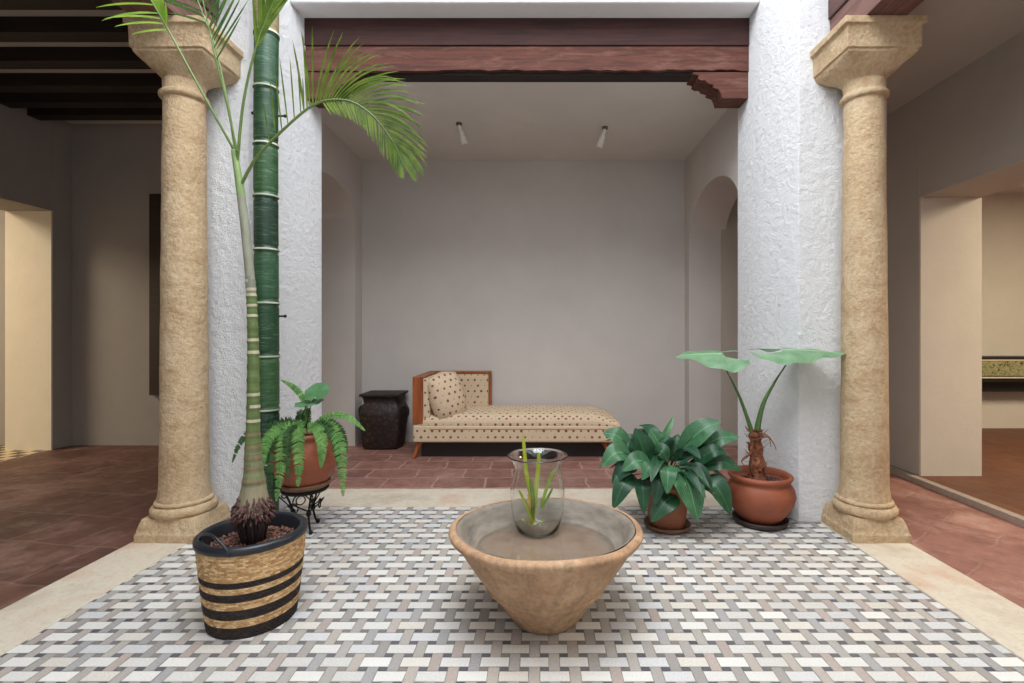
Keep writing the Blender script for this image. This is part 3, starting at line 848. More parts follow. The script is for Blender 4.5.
# ------------------------------------------------------------------ palm in the striped basket
PX, PY = -1.262, 2.20
def palm():
    t = thing('potted_palm', 'tall thin ringed-trunk palm growing in a black striped straw basket', 'palm', (PX, PY, 0))
    H = .366; rt, rb = .210, .170
    # basket
    bm = B(); cl = bm.loops.layers.float_color.new('tint'); nu, nv = 64, 44; su, sv = 4, 4
    straw = [srgb(212, 178, 130), srgb(198, 158, 108), srgb(226, 192, 146), srgb(184, 142, 96)]
    blk = [srgb(44, 34, 30), srgb(34, 27, 25), srgb(54, 42, 36)]
    rnd = random.Random(11); cellc = {}
    def black(v): return v < .13 or .235 < v < .335 or .43 < v < .52 or .585 < v < .65
    NU, NV = nu * su, nv * sv; rows = []
    for j in range(NV + 1):
        v = j / NV; row = []
        z = H * v; r0 = rb + (rt - rb) * v ** .8
        for i in range(NU):
            u = i / NU; cj = v * nv; ci = u * nu + (.5 if int(cj) % 2 else 0)
            b_ = math.sin(PI * (ci % 1)) ** .6 * math.sin(PI * (cj % 1)) ** .5 if cj % 1 else 0
            r = r0 + .0045 * b_; a = 2 * PI * u
            row.append(bm.verts.new((PX + r * math.cos(a), PY + r * math.sin(a), z)))
        rows.append(row)
    for j in range(NV):
        for i in range(NU):
            f = bm.faces.new((rows[j][i], rows[j][(i + 1) % NU], rows[j + 1][(i + 1) % NU], rows[j + 1][i])); f.smooth = True
            cj = j // sv; ci = int(i / su + (.5 if cj % 2 else 0)) % nu
            key = (ci, cj)
            if key not in cellc: cellc[key] = sh(rnd.choice(blk if black((cj + .5) / nv) else straw), rnd.uniform(.85, 1.12))
            for l in f.loops: l[cl] = (*cellc[key], 1)
    bm.faces.new(rows[0][::-1])
    bk = obj('basket', bm, 'basket', t)
    # black inner tub with broad rolled rim
    prof = [(0, .28), (.176, .28), (.181, .33), (.185, .376), (.189, .384), (.197, .388), (.211, .386), (.2195, .378), (.2195, .358), (.214, .354)]
    inn = obj('inner_pot', lathe(B(), prof, PX, PY, 72), 'liner', t, smooth=True)
    bm = B(); tube(bm, [(PX + .192 * math.cos(2 * PI * k / 64), PY + .192 * math.sin(2 * PI * k / 64), .366) for k in range(65)], .007, 8, cap=False)
    obj('rim_groove', bm, 'liner', inn, smooth=True)
    bm = B(); tube(bm, smoothpath([at(199, 541, 2.10), at(203, 535, 2.05), at(213, 536, 2.0), at(226, 549, 1.985), at(229, 557, 1.98)], 14), .0055, 8)
    obj('handle', bm, 'liner', t, smooth=True)
    bm = B(); lathe(bm, [(0, .322), (.1, .325), (.182, .318)], PX, PY, 48); obj('soil', bm, 'soil', t)
    bm = B()
    for k in range(700):
        a = rnd.uniform(0, 2 * PI); r = .172 * math.sqrt(rnd.random()); q = rnd.uniform(.004, .009)
        m_ = Matrix.Translation((PX + r * math.cos(a), PY + r * math.sin(a), .326 + rnd.uniform(-.002, .006))) @ Matrix.Rotation(rnd.uniform(0, 6), 4, Vector((rnd.random(), rnd.random(), rnd.random())).normalized()) @ Matrix.Diagonal((q, q * rnd.uniform(.6, 1), q * .7, 1))
        bmesh.ops.create_icosphere(bm, subdivisions=1, radius=1, matrix=m_)
    tag(obj('gravel', bm, 'pebble', t, smooth=True), kind='stuff')
    # trunk path
    pts = [at(254, 528, PY), at(253.5, 500, PY), at(254, 480, PY), at(253, 450, PY), at(253.3, 400, PY), at(253, 340, PY), at(251, 290, PY), at(246, 235, PY), at(240, 187, PY), at(234, 150, PY)]
    path = smoothpath(pts, 170)
    px2m = PY / F
    def rad(z):
        kn = [(.36, .030), (.43, .050), (.46, .062), (.50, .062), (.555, .052), (.645, .038), (.82, .0275), (1.0, .0250), (1.215, .0220), (1.5, .0190), (1.7, .0185), (1.9, .0165), (2.1, .011)]
        for (a, b), (c, d) in zip(kn, kn[1:]):
            if a <= z <= c: return b + (d - b) * (z - a) / (c - a)
        return kn[0][1] if z < kn[0][0] else kn[-1][1]
    rings_z = [.60, .655, .70, .745, .80, .86, .92, .98, 1.04, 1.10, 1.16, 1.215, 1.27, 1.32, 1.37, 1.41, 1.44, 1.47]
    bm = B(); cl = bm.loops.layers.float_color.new('tint')
    rgs = tube(bm, path, lambda u: rad(path[round(u * 170)].z) + (.0022 if min(abs(path[round(u * 170)].z - q) for q in rings_z) < .006 else 0), 20)
    for f in bm.faces:
        z = f.calc_center_median().z; dmin = min(abs(z - q) for q in rings_z)
        g = srgb(116, 122, 86) if z < .75 else srgb(98, 116, 66) if z < 1.42 else srgb(138, 140, 122)
        if z > 1.85: g = srgb(128, 152, 96)
        if z < .58: g = srgb(136, 128, 104)
        c = (srgb(126, 104, 76) if z < .85 else srgb(184, 178, 150)) if dmin < .0045 else (sh(g, .8) if dmin < .018 else g)
        for l in f.loops: l[cl] = (*c, 1)
    obj('trunk', bm, 'trunk', t, smooth=True)
    # flaring aerial roots
    bm = B()
    for k in range(210):
        a = rnd.uniform(0, 2 * PI); z = rnd.uniform(.425, .535); r = .050 + .024 * (1 - abs(z - .47) / .06) - (.006 if z > .5 else 0)
        p = Vector((pts[1].x + r * math.cos(a), PY + r * math.sin(a), z)); d = Vector((math.cos(a), math.sin(a), rnd.uniform(-.8, .1)))
        L = rnd.uniform(.012, .026); tube(bm, [p, p + d * L * .5, p + d * L * .9 + Vector((0, 0, -.008))], lambda u: .0065 - .0035 * u, 6)
    obj('root_collar', bm, 'root', t, smooth=True)
    bm = B()
    for k in range(110):
        a = rnd.uniform(0, 2 * PI); r = rnd.uniform(.035, .066); p = Vector((pts[1].x + r * math.cos(a), PY + r * math.sin(a), rnd.uniform(.44, .47)))
        q = Vector((pts[0].x + r * .6 * math.cos(a), PY + r * .6 * math.sin(a), .318)); tube(bm, [p, (p + q) / 2 + Vector((rnd.uniform(-.005, .005), 0, 0)), q], .006, 5)
    obj('prop_roots', bm, 'root_dark', t, smooth=True)
    # fronds
    def frond(pix, dy, spec, rr, mat):
        """pix: rachis points (px,py); spec: (t0,t1,n,side,angle,len,width,droop)"""
        P = [at(a, b, PY + d) for (a, b), d in zip(pix, dy)]
        pa = smoothpath(P, 80); bm = B(); uvl = bm.loops.layers.uv.verify()
        tube(bm, pa, lambda u: rr * (1 - .8 * u) + .0012, 7)
        fr = obj('frond', bm, 'rachis', t, smooth=True)
        bm = B()
        for (t0, t1, n, side, a0, a1, L0, L1, w_, droop) in spec:
            for k in range(n):
                f = k / max(1, n - 1); u = t0 + (t1 - t0) * f; i = min(79, max(1, round(u * 80)))
                tg = (pa[min(80, i + 1)] - pa[i - 1]).normalized(); sd = tg.cross(Vector((0, 1, 0))).normalized() * side
                an = math.radians(a0 + (a1 - a0) * f + rnd.uniform(-3, 3)); LL = (L0 + (L1 - L0) * f) * (1 if n < 6 else (math.sin(PI * (.22 + .72 * f)) ** .5)) * rnd.uniform(.93, 1.05)
                d = tg * math.cos(an) + sd * math.sin(an) + Vector((0, rnd.uniform(-.05, .05) + (-.15 if side > 0 else -.05), 0))
                strip(bm, pa[i], d, LL, w_, droop * rnd.uniform(.7, 1.3), 6)
        obj('leaflets', bm, mat, fr)
        return fr
    # main drooping frond
    frond([(240, 187), (251, 166), (262, 151), (285, 128), (310, 107), (330, 100), (352, 102), (372, 115), (389, 136), (398, 152), (403, 166)],
          [0, -.02, -.04, -.06, -.08, -.09, -.1, -.1, -.09, -.08, -.08],
          [(.38, .985, 56, 1, 58, 34, .35, .20, .0088, .95), (.46, .99, 42, -1, 62, 14, .10, .15, .0075, .15),
           (.24, .38, 7, 1, 50, 54, .22, .30, .006, .1)], .0060, 'palm')
    bm = None
    frond([(234, 150), (204, 96), (172, 37), (158, 12), (140, -18)], [0, -.05, -.08, -.1, -.1],
          [(.55, 1, 8, 1, 66, 45, .19, .25, .009, .45), (.58, 1, 16, -1, 30, 24, .12, .18, .013, .3)], .0045, 'palm_lime')
    frond([(236, 155), (228, 105), (216, 50), (206, 22), (192, -14)], [0, .03, .05, .06, .06],
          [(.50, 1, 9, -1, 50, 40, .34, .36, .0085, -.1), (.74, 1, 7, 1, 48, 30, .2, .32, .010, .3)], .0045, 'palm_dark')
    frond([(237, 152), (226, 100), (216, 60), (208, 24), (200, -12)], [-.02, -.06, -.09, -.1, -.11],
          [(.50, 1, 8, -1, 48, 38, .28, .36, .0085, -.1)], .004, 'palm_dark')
    frond([(237, 165), (243, 105), (254, 54), (268, 15), (284, -20)], [0, -.03, -.05, -.06, -.07],
          [(.52, 1, 20, -1, 22, 22, .22, .3, .011, -.1), (.55, 1, 20, 1, 18, 24, .2, .3, .012, .2)], .0055, 'palm')
palm()

# ------------------------------------------------------------------ bamboo culm against the left pier
def bamboo():
    y = 3.20; x = at(266.5, 300, y).x; r0 = 10.8 * y / F
    t = thing('bamboo_culm', 'thick dark green bamboo culm with white node rings against the left pier', 'bamboo', (x, y, 0))
    nodes = []; k = -6
    py = 34 + 54
    zs = [CAMH + (332 - q) * y / F for q in (35, 89, 145, 197, 250, 303, 356, 409)]
    z = zs[-1]
    while z > .3: z -= .345; zs.append(z)
    z = zs[0]
    while z < ZTOP - .5: z += .345; zs.append(z)
    zs = sorted(v for v in zs if v > .02)
    bm = B(); cl = bm.loops.layers.float_color.new('tint'); prof = []
    n = 520
    for i in range(n + 1):
        z = i / n * (ZTOP - .2); d = min(abs(z - q) for q in zs)
        r = r0 * (1.03 - .0 * z) + (.005 if d < .011 else 0) - (.003 if .011 <= d < .03 else 0)
        prof.append((r, z))
    lathe(bm, prof, x, y, 28)
    for f in bm.faces:
        z = f.calc_center_median().z; dn = min(z - q for q in zs if q < z) if any(q < z for q in zs) else 1; d = min(abs(z - q) for q in zs)
        c = srgb(46, 88, 50)
        seg = sum(q < z for q in zs); c = [srgb(26, 62, 36), srgb(40, 78, 52), srgb(22, 52, 36), srgb(44, 80, 44)][seg % 4]
        if z > 3.16: c = srgb(150, 132, 96)
        if d < .005: c = srgb(200, 206, 184)
        elif d < .03 and z < 3.16: c = sh(c, .7)
        for l in f.loops: l[cl] = (*c, 1)
    for v in bm.verts: v.co.x += .004 * math.sin(v.co.z * 2)
    obj('culm', bm, 'bamboo', t, smooth=True)
    for (px, py, s_) in ((249, 111, -1), (279, 114, 1), (279, 316, 1)):
        p = at(px, py, y); bm = B(); tube(bm, [Vector((x + s_ * r0 * .8, y + .03, p.z)), Vector((x + s_ * (r0 + .035), y + .03, p.z))], .006, 8)
        bmesh.ops.create_icosphere(bm, subdivisions=2, radius=.011, matrix=Matrix.Translation((x + s_ * (r0 + .035), y + .03, p.z)))
        obj('hook', bm, 'iron', t, smooth=True)
bamboo()

# ------------------------------------------------------------------ fern on its iron stand
FX, FY = at(305, 500, 3.17).x, 3.17
def fern():
    zt_ = .272
    st = thing('plant_stand', 'black wrought iron plant stand with curled legs under the fern', 'plant stand', (FX, FY, 0))
    bm = B(); lathe(bm, [(0, zt_ - .02), (.135, zt_ - .022), (.143, zt_ - .012), (.143, zt_ - .004), (0, zt_ - .004)], FX, FY, 48); obj('top_plate', bm, 'iron', st, smooth=False)
    for k in range(3):
        a = math.radians(-48 + 120 * k); c, s_ = math.cos(a), math.sin(a)
        def Q(r, z): return Vector((FX + r * c, FY + r * s_, z))
        bm = B(); tube(bm, smoothpath([Q(.125, zt_ - .02), Q(.10, .2), Q(.075, .14), Q(.07, .11), Q(.085, .05), Q(.11, .0)], 24), lambda u: .0065 + .003 * (u > .96), 8)
        bmesh.ops.create_uvsphere(bm, u_segments=12, v_segments=8, radius=.015, matrix=Matrix.Translation(Q(.07, .115)) @ Matrix.Diagonal((1, 1, 1.4, 1)))
        bmesh.ops.create_uvsphere(bm, u_segments=12, v_segments=8, radius=.013, matrix=Matrix.Translation(Q(.112, .012)))
        obj('leg', bm, 'iron', st, smooth=True)
        bm = B(); pts = []
        for q in range(26):
            th = q / 25 * 4.2 * PI / 2; rr_ = .034 - .024 * q / 25
            pts.append(Q(.145 + rr_ * math.cos(th) - .02, zt_ - .05 + rr_ * math.sin(th)))
        tube(bm, [Q(.078, .14)] + pts, .004, 6); obj('scroll', bm, 'iron', st, smooth=True)
    for k in range(3):
        a0 = math.radians(-48 + 120 * k); a1 = a0 + math.radians(120); bm = B(); pts = []
        A = Vector((FX + .075 * math.cos(a0), FY + .075 * math.sin(a0), .13)); Bq = Vector((FX + .075 * math.cos(a1), FY + .075 * math.sin(a1), .13))
        mid = (A + Bq) / 2; out = (mid - Vector((FX, FY, .13))).normalized()
        pts = smoothpath([A, A.lerp(mid, .4) + out * .06 + Vector((0, 0, .045)), mid + out * .07 + Vector((0, 0, .06)), Bq.lerp(mid, .4) + out * .06 + Vector((0, 0, .045)), Bq], 20)
        tube(bm, pts, .0045, 6)
        ring = [mid + out * .05 + (Bq - A).normalized() * (.028 * math.cos(q / 16 * 2 * PI)) + Vector((0, 0, .03 + .028 * math.sin(q / 16 * 2 * PI))) for q in range(17)]
        tube(bm, ring, .004, 6, cap=False); obj('cross_scroll', bm, 'iron', st, smooth=True)
    sa = obj('plant_saucer', lathe(B(), [(0, zt_ - .003), (.13, zt_ - .003), (.148, zt_ + .012), (.152, zt_ + .035), (.146, zt_ + .036), (.136, zt_ + .014), (0, zt_ + .01)], FX, FY, 48), 'saucer', None, loc=(FX, FY, zt_), smooth=True)
    tag(sa, 'stained clay saucer under the fern pot on the iron stand', 'saucer')
    z0 = zt_ + .011; t = thing('potted_fern', 'sword fern with long drooping fronds in a terracotta pot on the iron stand', 'fern', (FX, FY, z0))
    prof = [(0, 0), (.115, 0), (.135, .02), (.172, .08), (.196, .15), (.203, .20), (.197, .25), (.182, .285), (.176, .30), (.184, .312), (.192, .325), (.188, .338), (.176, .34), (.168, .325), (.165, .29), (0, .28)]
    obj('pot', lathe(B(), [(r, z + z0) for r, z in prof], FX, FY, 56), 'terracotta', t, smooth=True)
    obj('soil', lathe(B(), [(0, z0 + .30), (.168, z0 + .29)], FX, FY, 32), 'soil', t)
    rnd = random.Random(21)
    def ff(pts, w0, mat, nrm=Vector((0, -1, .25)), n=48):
        w0 *= 1.15
        pa = smoothpath(pts, 60); bm = B(); bm.loops.layers.uv.verify(); tube(bm, pa, lambda u: .0028 * (1 - u * .6), 5)
        for k in range(n):
            u = .08 + .91 * k / (n - 1); i = min(59, max(1, round(u * 60))); tg = (pa[i + 1] - pa[i - 1]).normalized()
            sd = tg.cross(nrm)
            if sd.length < .05: sd = tg.cross(Vector((1, 0, 0)))
            sd.normalize(); w_ = w0 * (math.sin(PI * (.18 + .8 * u)) ** .7)
            for s_ in (-1, 1):
                d = (sd * s_ + tg * .22 + Vector((rnd.uniform(-.1, .1), rnd.uniform(-.25, .25), rnd.uniform(-.12, .12)))).normalized()
                strip(bm, pa[i], d, w_, .0105, .3, 2, nrm=nrm)
        obj('frond', bm, mat, t)
    c0 = Vector((FX, FY, z0 + .30))
    def G(px, py, dy): return at(px, py, FY + dy)
    L = [([G(297, 428, -.1), G(299, 427, -.17), G(298, 440, -.215), G(299, 462, -.24), G(298, 487, -.24)], .042, 'fern'),
         ([G(305, 430, -.1), G(315, 427, -.17), G(321, 438, -.21), G(322, 452, -.23), G(321, 468, -.23)], .036, 'fern'),
         ([G(312, 430, -.05), G(328, 427, -.12), G(338, 440, -.19), G(342, 465, -.21), G(343, 497, -.21)], .042, 'fern'),
         ([G(300, 430, -.1), G(287, 428, -.16), G(282, 445, -.21), G(280, 472, -.23), G(276, 502, -.22)], .040, 'fern'),
         ([G(296, 432, -.08), G(282, 428, -.16), G(270, 436, -.22), G(264, 452, -.23), G(262, 470, -.22)], .038, 'fern'),
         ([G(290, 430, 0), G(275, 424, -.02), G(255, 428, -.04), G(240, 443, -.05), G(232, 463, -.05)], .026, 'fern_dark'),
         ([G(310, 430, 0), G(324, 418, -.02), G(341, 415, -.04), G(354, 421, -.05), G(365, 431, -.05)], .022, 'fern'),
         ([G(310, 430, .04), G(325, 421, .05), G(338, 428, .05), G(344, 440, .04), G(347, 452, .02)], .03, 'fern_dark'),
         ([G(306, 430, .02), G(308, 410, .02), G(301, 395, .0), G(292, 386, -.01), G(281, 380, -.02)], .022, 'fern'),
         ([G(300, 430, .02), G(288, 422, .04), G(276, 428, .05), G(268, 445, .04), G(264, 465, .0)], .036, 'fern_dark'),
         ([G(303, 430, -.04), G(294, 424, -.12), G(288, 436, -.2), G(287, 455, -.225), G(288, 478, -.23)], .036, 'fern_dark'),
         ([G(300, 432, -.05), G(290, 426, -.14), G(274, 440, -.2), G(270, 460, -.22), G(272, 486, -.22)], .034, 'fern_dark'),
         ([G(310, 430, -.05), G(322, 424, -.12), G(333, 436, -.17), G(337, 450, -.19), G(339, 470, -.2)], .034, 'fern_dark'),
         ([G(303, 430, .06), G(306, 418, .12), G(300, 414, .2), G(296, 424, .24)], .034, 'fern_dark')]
    for pts, w_, m_ in L: ff(pts, w_, m_)
    # round-leaved companion
    for (qx, qy, wx, tilt_, root) in ((317, 391, 25, .9, (306, 430)), (309, 402, 28, .25, (299, 430))):
        c = G(qx, qy, -.02); R_ = wx / 2 * FY / F; bm = B(); uvl = bm.loops.layers.uv.verify()
        u = Vector((1, 0, .1)).normalized(); v = Vector((0, math.cos(tilt_), math.sin(tilt_))); cen = bm.verts.new(c); ring = []
        for k in range(28):
            a = 2 * PI * k / 28; rr_ = R_ * (1 + .06 * math.sin(5 * a)); notch = .55 if k == 21 else 1
            ring.append(bm.verts.new(c + u * (rr_ * math.cos(a) * notch) + v * (rr_ * .85 * math.sin(a) * notch) - Vector((0, 0, .008 * math.sin(3 * a) ** 2))))
        for k in range(28):
            f = bm.faces.new((cen, ring[k], ring[(k + 1) % 28])); f.smooth = True
            for l in f.loops: l[uvl].uv = (.5, .2)
        lf = obj('round_leaf', bm, 'round_leaf', t)
        bm = B(); tube(bm, smoothpath([G(*root, 0), G((root[0] + qx) / 2 - 2, (root[1] + qy) / 2, -.01), c], 10), .003, 6); obj('stalk', bm, 'stem_dark', lf, smooth=True)
fern()

# ------------------------------------------------------------------ broad-leaved plant
AX, AY = at(667, 500, 3.2).x, 3.2
def aspidistra():
    sa = obj('plant_saucer', lathe(B(), [(0, .0), (.118, .0), (.14, .012), (.148, .035), (.141, .036), (.13, .016), (0, .012)], AX, AY, 48), 'saucer', None, loc=(AX, AY, 0), smooth=True)
    tag(sa, 'stained clay saucer under the broad-leaved plant beside the basin', 'saucer')
    t = thing('broadleaf_plant', 'bushy dark green broad-leaved plant in a tapered terracotta pot', 'plant', (AX, AY, .013))
    prof = [(0, .013), (.105, .013), (.112, .03), (.135, .2), (.142, .265), (.158, .268), (.160, .31), (.15, .313), (.143, .30), (.14, .28), (0, .275)]
    obj('pot', lathe(B(), prof, AX, AY, 56), 'terracotta_dark', t, smooth=True)
    obj('soil', lathe(B(), [(0, .30), (.143, .29)], AX, AY, 32), 'soil', t)
    rnd = random.Random(4)
    def lf(bx, by, tx, ty, w, db, dt, mat, sag=.0, face=None):
        """blade from pixel-measured base to tip; db/dt depths relative to the pot"""
        b = at(bx, by, AY + db); e = at(tx, ty, AY + dt); m_ = (b + e) / 2 + Vector((0, -.02, .03 + sag))
        root = Vector((AX + (b.x - AX) * .25, AY + db * .3, .29)); mid = (root + b) / 2 + Vector((0, 0, .03))
        W = w * AY / F; pa = smoothpath([b, m_, e], 14); bm = B()
        blade(bm, pa, lambda u: W * (math.sin(PI * u ** .72) ** .75 if 0 < u < 1 else .0) + .002, face or Vector((.05, -.75, .65)), .22, 6, .03)
        o = obj('leaf', bm, mat, t)
        bm = B(); tube(bm, smoothpath([root, mid, b, pa[4]], 14), .0035, 6); obj('stalk', bm, 'stem_dark', o, smooth=True)
    # back row
    for k in range(26):
        a = rnd.uniform(0, PI * 2); r = rnd.uniform(.1, .3); e = Vector((math.cos(a) * 1.15, math.sin(a) * .9))
        bz = rnd.uniform(.34, .5); b = Vector((AX + e.x * r * .4, AY + e.y * r * .4, bz)); L_ = rnd.uniform(.2, .3); up = rnd.uniform(-.15, .14)
        tip = Vector((AX + e.x * (r * .4 + L_), AY + e.y * (r * .4 + L_), bz + up)); m_ = (b + tip) / 2 + Vector((0, 0, .06))
        pa = smoothpath([b, m_, tip], 12); W = rnd.uniform(.07, .11); bm = B()
        blade(bm, pa, lambda u: W * (math.sin(PI * u ** .72) ** .75 if 0 < u < 1 else .0) + .002, Vector((0, -.3, 1)), .2, 4, .03)
        o = obj('leaf', bm, rnd.choice(['aspid3', 'aspid3', 'aspid']), t)
        bm = B(); tube(bm, smoothpath([(AX, AY, .29), (AX + e.x * r * .2, AY + e.y * r * .2, bz - .06), b], 8), .0035, 5); obj('stalk', bm, 'stem_dark', o, smooth=True)
    A = [(678, 466, 698, 521, 30, -.12, -.26, 'aspid2', .02), (667, 464, 667, 494, 17, -.12, -.24, 'aspid2', .01),
         (676, 494, 651, 522, 22, -.13, -.22, 'aspid', .01), (634, 475, 613, 509, 20, -.06, -.2, 'aspid', .03),
         (640, 479, 644, 514, 16, -.1, -.2, 'aspid', .02), (631, 456, 601, 467, 20, -.05, -.12, 'aspid2', .03),
         (629, 446, 603, 433, 18, 0, .02, 'aspid2', .0), (648, 466, 635, 428, 24, -.02, -.02, 'aspid', -.02),
         (664, 456, 650, 429, 24, .04, .06, 'aspid2', -.02), (660, 446, 674, 416, 7, .08, .12, 'round_leaf', -.02),
         (681, 449, 721, 422, 22, .0, -.05, 'aspid2', .01), (694, 455, 739, 437, 19, .02, -.04, 'aspid2', .02),
         (698, 467, 742, 471, 18, -.04, -.1, 'aspid', .02), (703, 480, 731, 515, 23, -.08, -.18, 'aspid', .03),
         (694, 464, 727, 453, 15, -.04, -.1, 'aspid', .02), (636, 466, 612, 484, 17, -.08, -.14, 'aspid3', .02),
         (650, 462, 622, 471, 18, -.1, -.16, 'aspid2', .01), (655, 466, 642, 480, 14, -.14, -.2, 'aspid2', .01),
         (672, 462, 678, 434, 16, .02, .04, 'aspid', -.01), (640, 452, 618, 444, 16, .02, .05, 'aspid3', .02),
         (686, 470, 712, 490, 17, -.1, -.17, 'aspid3', .02), (661, 474, 655, 505, 14, -.14, -.22, 'aspid3', .01),
         (690, 452, 704, 436, 16, .06, .08, 'aspid3', .0), (668, 452, 662, 440, 16, .0, .0, 'aspid3', .0),
         (655, 455, 668, 462, 16, -.1, -.15, 'aspid', .02)]
    for a in A: lf(*a)
aspidistra()

# ------------------------------------------------------------------ elephant ear plant
EX, EY = at(760, 500, 3.28).x, 3.28
def elephant_ear():
    sa = obj('plant_saucer', lathe(B(), [(0, 0), (.145, 0), (.165, .012), (.172, .04), (.166, .041), (.155, .018), (0, .014)], EX, EY, 48), 'saucer_dark', None, loc=(EX, EY, 0), smooth=True)
    tag(sa, 'blackened clay saucer under the round pot of the elephant ear plant', 'saucer')
    t = thing('elephant_ear_plant', 'elephant ear plant with two wide flat leaves in a round terracotta pot', 'plant', (EX, EY, .015))
    prof = [(0, .015), (.105, .015), (.122, .03), (.165, .08), (.20, .14), (.213, .19), (.206, .235), (.186, .265), (.176, .278), (.186, .29), (.197, .305), (.196, .32), (.185, .328), (.172, .318), (.168, .29), (.165, .265), (0, .26)]
    obj('pot', lathe(B(), prof, EX, EY, 64), 'terracotta', t, smooth=True)
    rnd = random.Random(9)
    obj('soil', lathe(B(), [(0, .272), (.1, .268), (.168, .262)], EX, EY, 32), 'soil', t)
    bm = B()
    for k in range(260):
        a = rnd.uniform(0, 2 * PI); r = .16 * math.sqrt(rnd.random()); q = rnd.uniform(.006, .012)
        bmesh.ops.create_icosphere(bm, subdivisions=1, radius=1, matrix=Matrix.Translation((EX + r * math.cos(a), EY + r * math.sin(a), .274)) @ Matrix.Diagonal((q, q, q * .7, 1)))
    tag(obj('bark_chips', bm, 'root', t, smooth=True), kind='stuff')
    def Q(px, py, dy=0): return at(px, py, EY + dy)
    bm = B(); pa = smoothpath([Q(757, 484), Q(757, 462), Q(755, 440), Q(756, 430)], 24)
    tube(bm, pa, lambda u: .050 - .016 * u + .006 * math.sin(u * 26), 14); wavy(bm, .01, 30, False)
    for k in range(70):
        u = rnd.uniform(.1, 1); c = pa[round(u * 24)]; a = rnd.uniform(0, 2 * PI); r = .045; d = Vector((math.cos(a), math.sin(a), rnd.uniform(.3, 1.2)))
        p = c + Vector((r * math.cos(a), r * math.sin(a), 0)); L_ = rnd.uniform(.02, .05)
        blade(bm, [p, p + d * L_ * .6, p + d * L_ + Vector((0, 0, -.01))], lambda q: .02 * (1 - q) + .001, Vector((math.cos(a), math.sin(a), 0)), .1, 2)
    tk = obj('stump', bm, 'fibre', t)
    bm = B()
    for pts in ([(757, 432), (768, 436), (775, 446), (776, 450)], [(755, 440), (768, 437), (771, 447)], [(752, 452), (742, 460), (744, 466)], [(750, 432), (745, 426)], [(752, 446), (748, 456), (741, 462)]):
        tube(bm, smoothpath([Q(a, b, -.05) for a, b in pts], 8), lambda u: .006 * (1 - u * .7), 5)
    obj('dry_fibres', bm, 'fibre', t, smooth=True)
    # petioles + leaves
    def heart(att, fwd, side, L_, W, back, name='leaf'):
        """arrow-heart blade around attachment point: fwd toward the tip"""
        bm = B(); uvl = bm.loops.layers.uv.verify(); n = 26; cols = 10; rows = []
        nn = side.cross(fwd).normalized()
        if nn.z < 0: nn = -nn
        for i in range(n + 1):
            s_ = -back + (L_ + back) * i / n; u = i / n
            ub = (s_ + back) / (L_ + back)
            w_ = W / 2 * (math.sin(PI * min(1, ub ** .62 * .97 + .02)) ** .62) * (1 if s_ < 0 else (1 - (s_ / L_) ** 2.4 * .55))
            row = []
            for c in range(cols + 1):
                q = c / cols * 2 - 1
                inner = 0
                if s_ < 0: inner = min(.75, (-s_ / back) ** 1.2 * .62)
                qq = math.copysign(inner + (1 - inner) * abs(q), q) if q else 0
                p = att + fwd * s_ + side * (qq * w_) + nn * (-.05 * (qq * w_ / W * 2) ** 2 - .25 * max(0, s_) ** 2 / L_ * .4 + .008 * math.sin(s_ * 40) * abs(q))
                row.append((bm.verts.new(p), (u, c / cols)))
            rows.append(row)
        for a, b in zip(rows, rows[1:]):
            for c in range(cols):
                q = (a[c], a[c + 1], b[c + 1], b[c])
                sm = (a[c][0].co - att).dot(fwd)
                if c in (cols // 2 - 1, cols // 2) and sm < -.02: continue
                f = bm.faces.new([v for v, _ in q]); f.smooth = True
                for l, (_, uv) in zip(f.loops, q): l[uvl].uv = uv
        return obj(name, bm, 'alo', t)
    a1 = Q(727, 371, -.10); l1 = a1 + Vector((0, .10, .105))
    bm = B(); tube(bm, smoothpath([Q(753, 436), Q(748, 420), Q(740, 398), Q(731, 379), a1, l1 - Vector((0, .01, .006))], 24), lambda u: .017 - .0115 * min(1, u * 1.6), 8)
    p1 = obj('stalk', bm, 'stem', t, smooth=True)
    a2 = Q(787, 362, -.16); l2 = a2 + Vector((0, .05, .075))
    bm = B(); tube(bm, smoothpath([Q(757, 437), Q(758, 425), Q(764, 402), Q(776, 380), a2, l2 - Vector((0, .01, .006))], 24), lambda u: .026 - .0205 * min(1, u * 1.5), 8)
    p2 = obj('stalk', bm, 'stem', t, smooth=True)
    heart(l1, Vector((-.92, .05, .03)).normalized(), Vector((.05, .93, .33)).normalized(), .29, .34, .17)
    heart(l2, Vector((.93, -.16, .02)).normalized(), Vector((.16, .93, .22)).normalized(), .40, .30, .20)
elephant_ear()

# ------------------------------------------------------------------ LIGHT
w = bpy.data.worlds.new('sky'); bpy.context.scene.world = w; w.use_nodes = True
bg = w.node_tree.nodes['Background']; bg.inputs[0].default_value = (.86, .92, 1, 1); bg.inputs[1].default_value = 1.2
def area(name, loc, size, size_y, energy, col, rot=(0, 0, 0)):
    l = bpy.data.lights.new(name, 'AREA'); l.shape = 'RECTANGLE'; l.size = size; l.size_y = size_y; l.energy = energy; l.color = col
    o = bpy.data.objects.new(name, l); C.objects.link(o); o.location = loc; o.rotation_euler = rot; return o
area('skylight_over_court', (-.12, .9, ZTOP + .1), 2.6, 3.4, 300, (.95, .975, 1))
area('left_room_lamp', (-7.4, 3.4, 3.3), 1.6, 1.6, 165, (1, .86, .64))
area('right_room_lamp', (5.6, 3.0, 2.95), 1.6, 1.6, 180, (1, .86, .66))

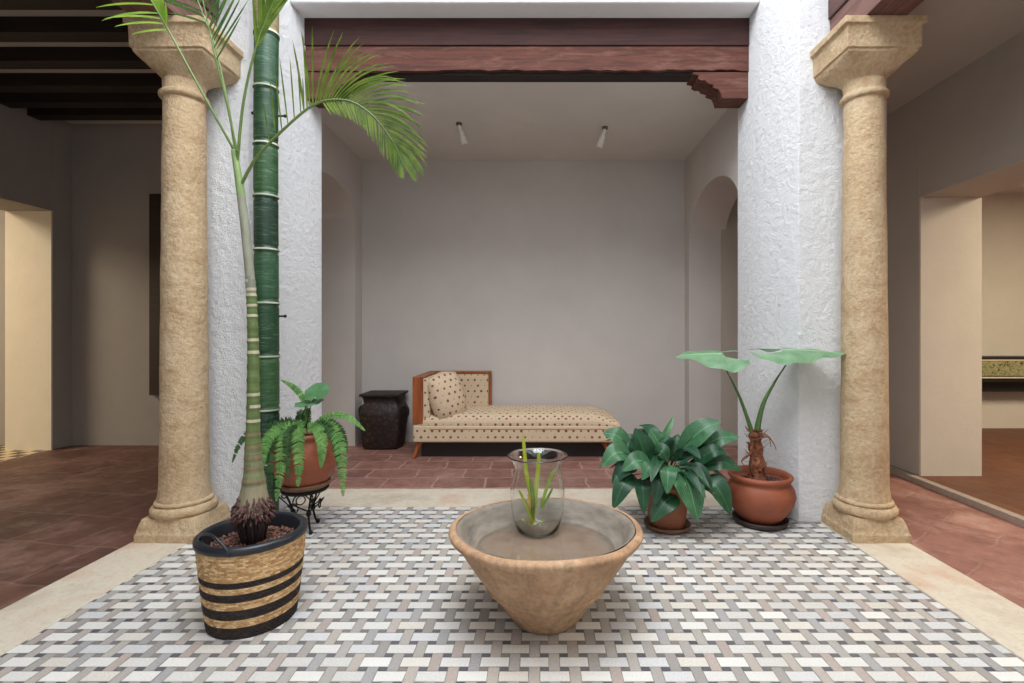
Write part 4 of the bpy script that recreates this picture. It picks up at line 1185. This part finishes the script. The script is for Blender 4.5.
# ------------------------------------------------------------------ CAMERA
cam = bpy.data.cameras.new('camera'); co = bpy.data.objects.new('camera', cam); C.objects.link(co)
co.location = (0, 0, CAMH); co.rotation_euler = (PI / 2, 0, 0)
cam.sensor_fit = 'HORIZONTAL'; cam.sensor_width = 36; cam.lens = F / 1024 * 36
cam.shift_x = -28 / 1024; cam.shift_y = -9.5 / 1024; cam.clip_start = .05
bpy.context.scene.camera = co
sc = bpy.context.scene
sc.view_settings.view_transform = 'Standard'; sc.view_settings.look = 'None'; sc.view_settings.exposure = 0
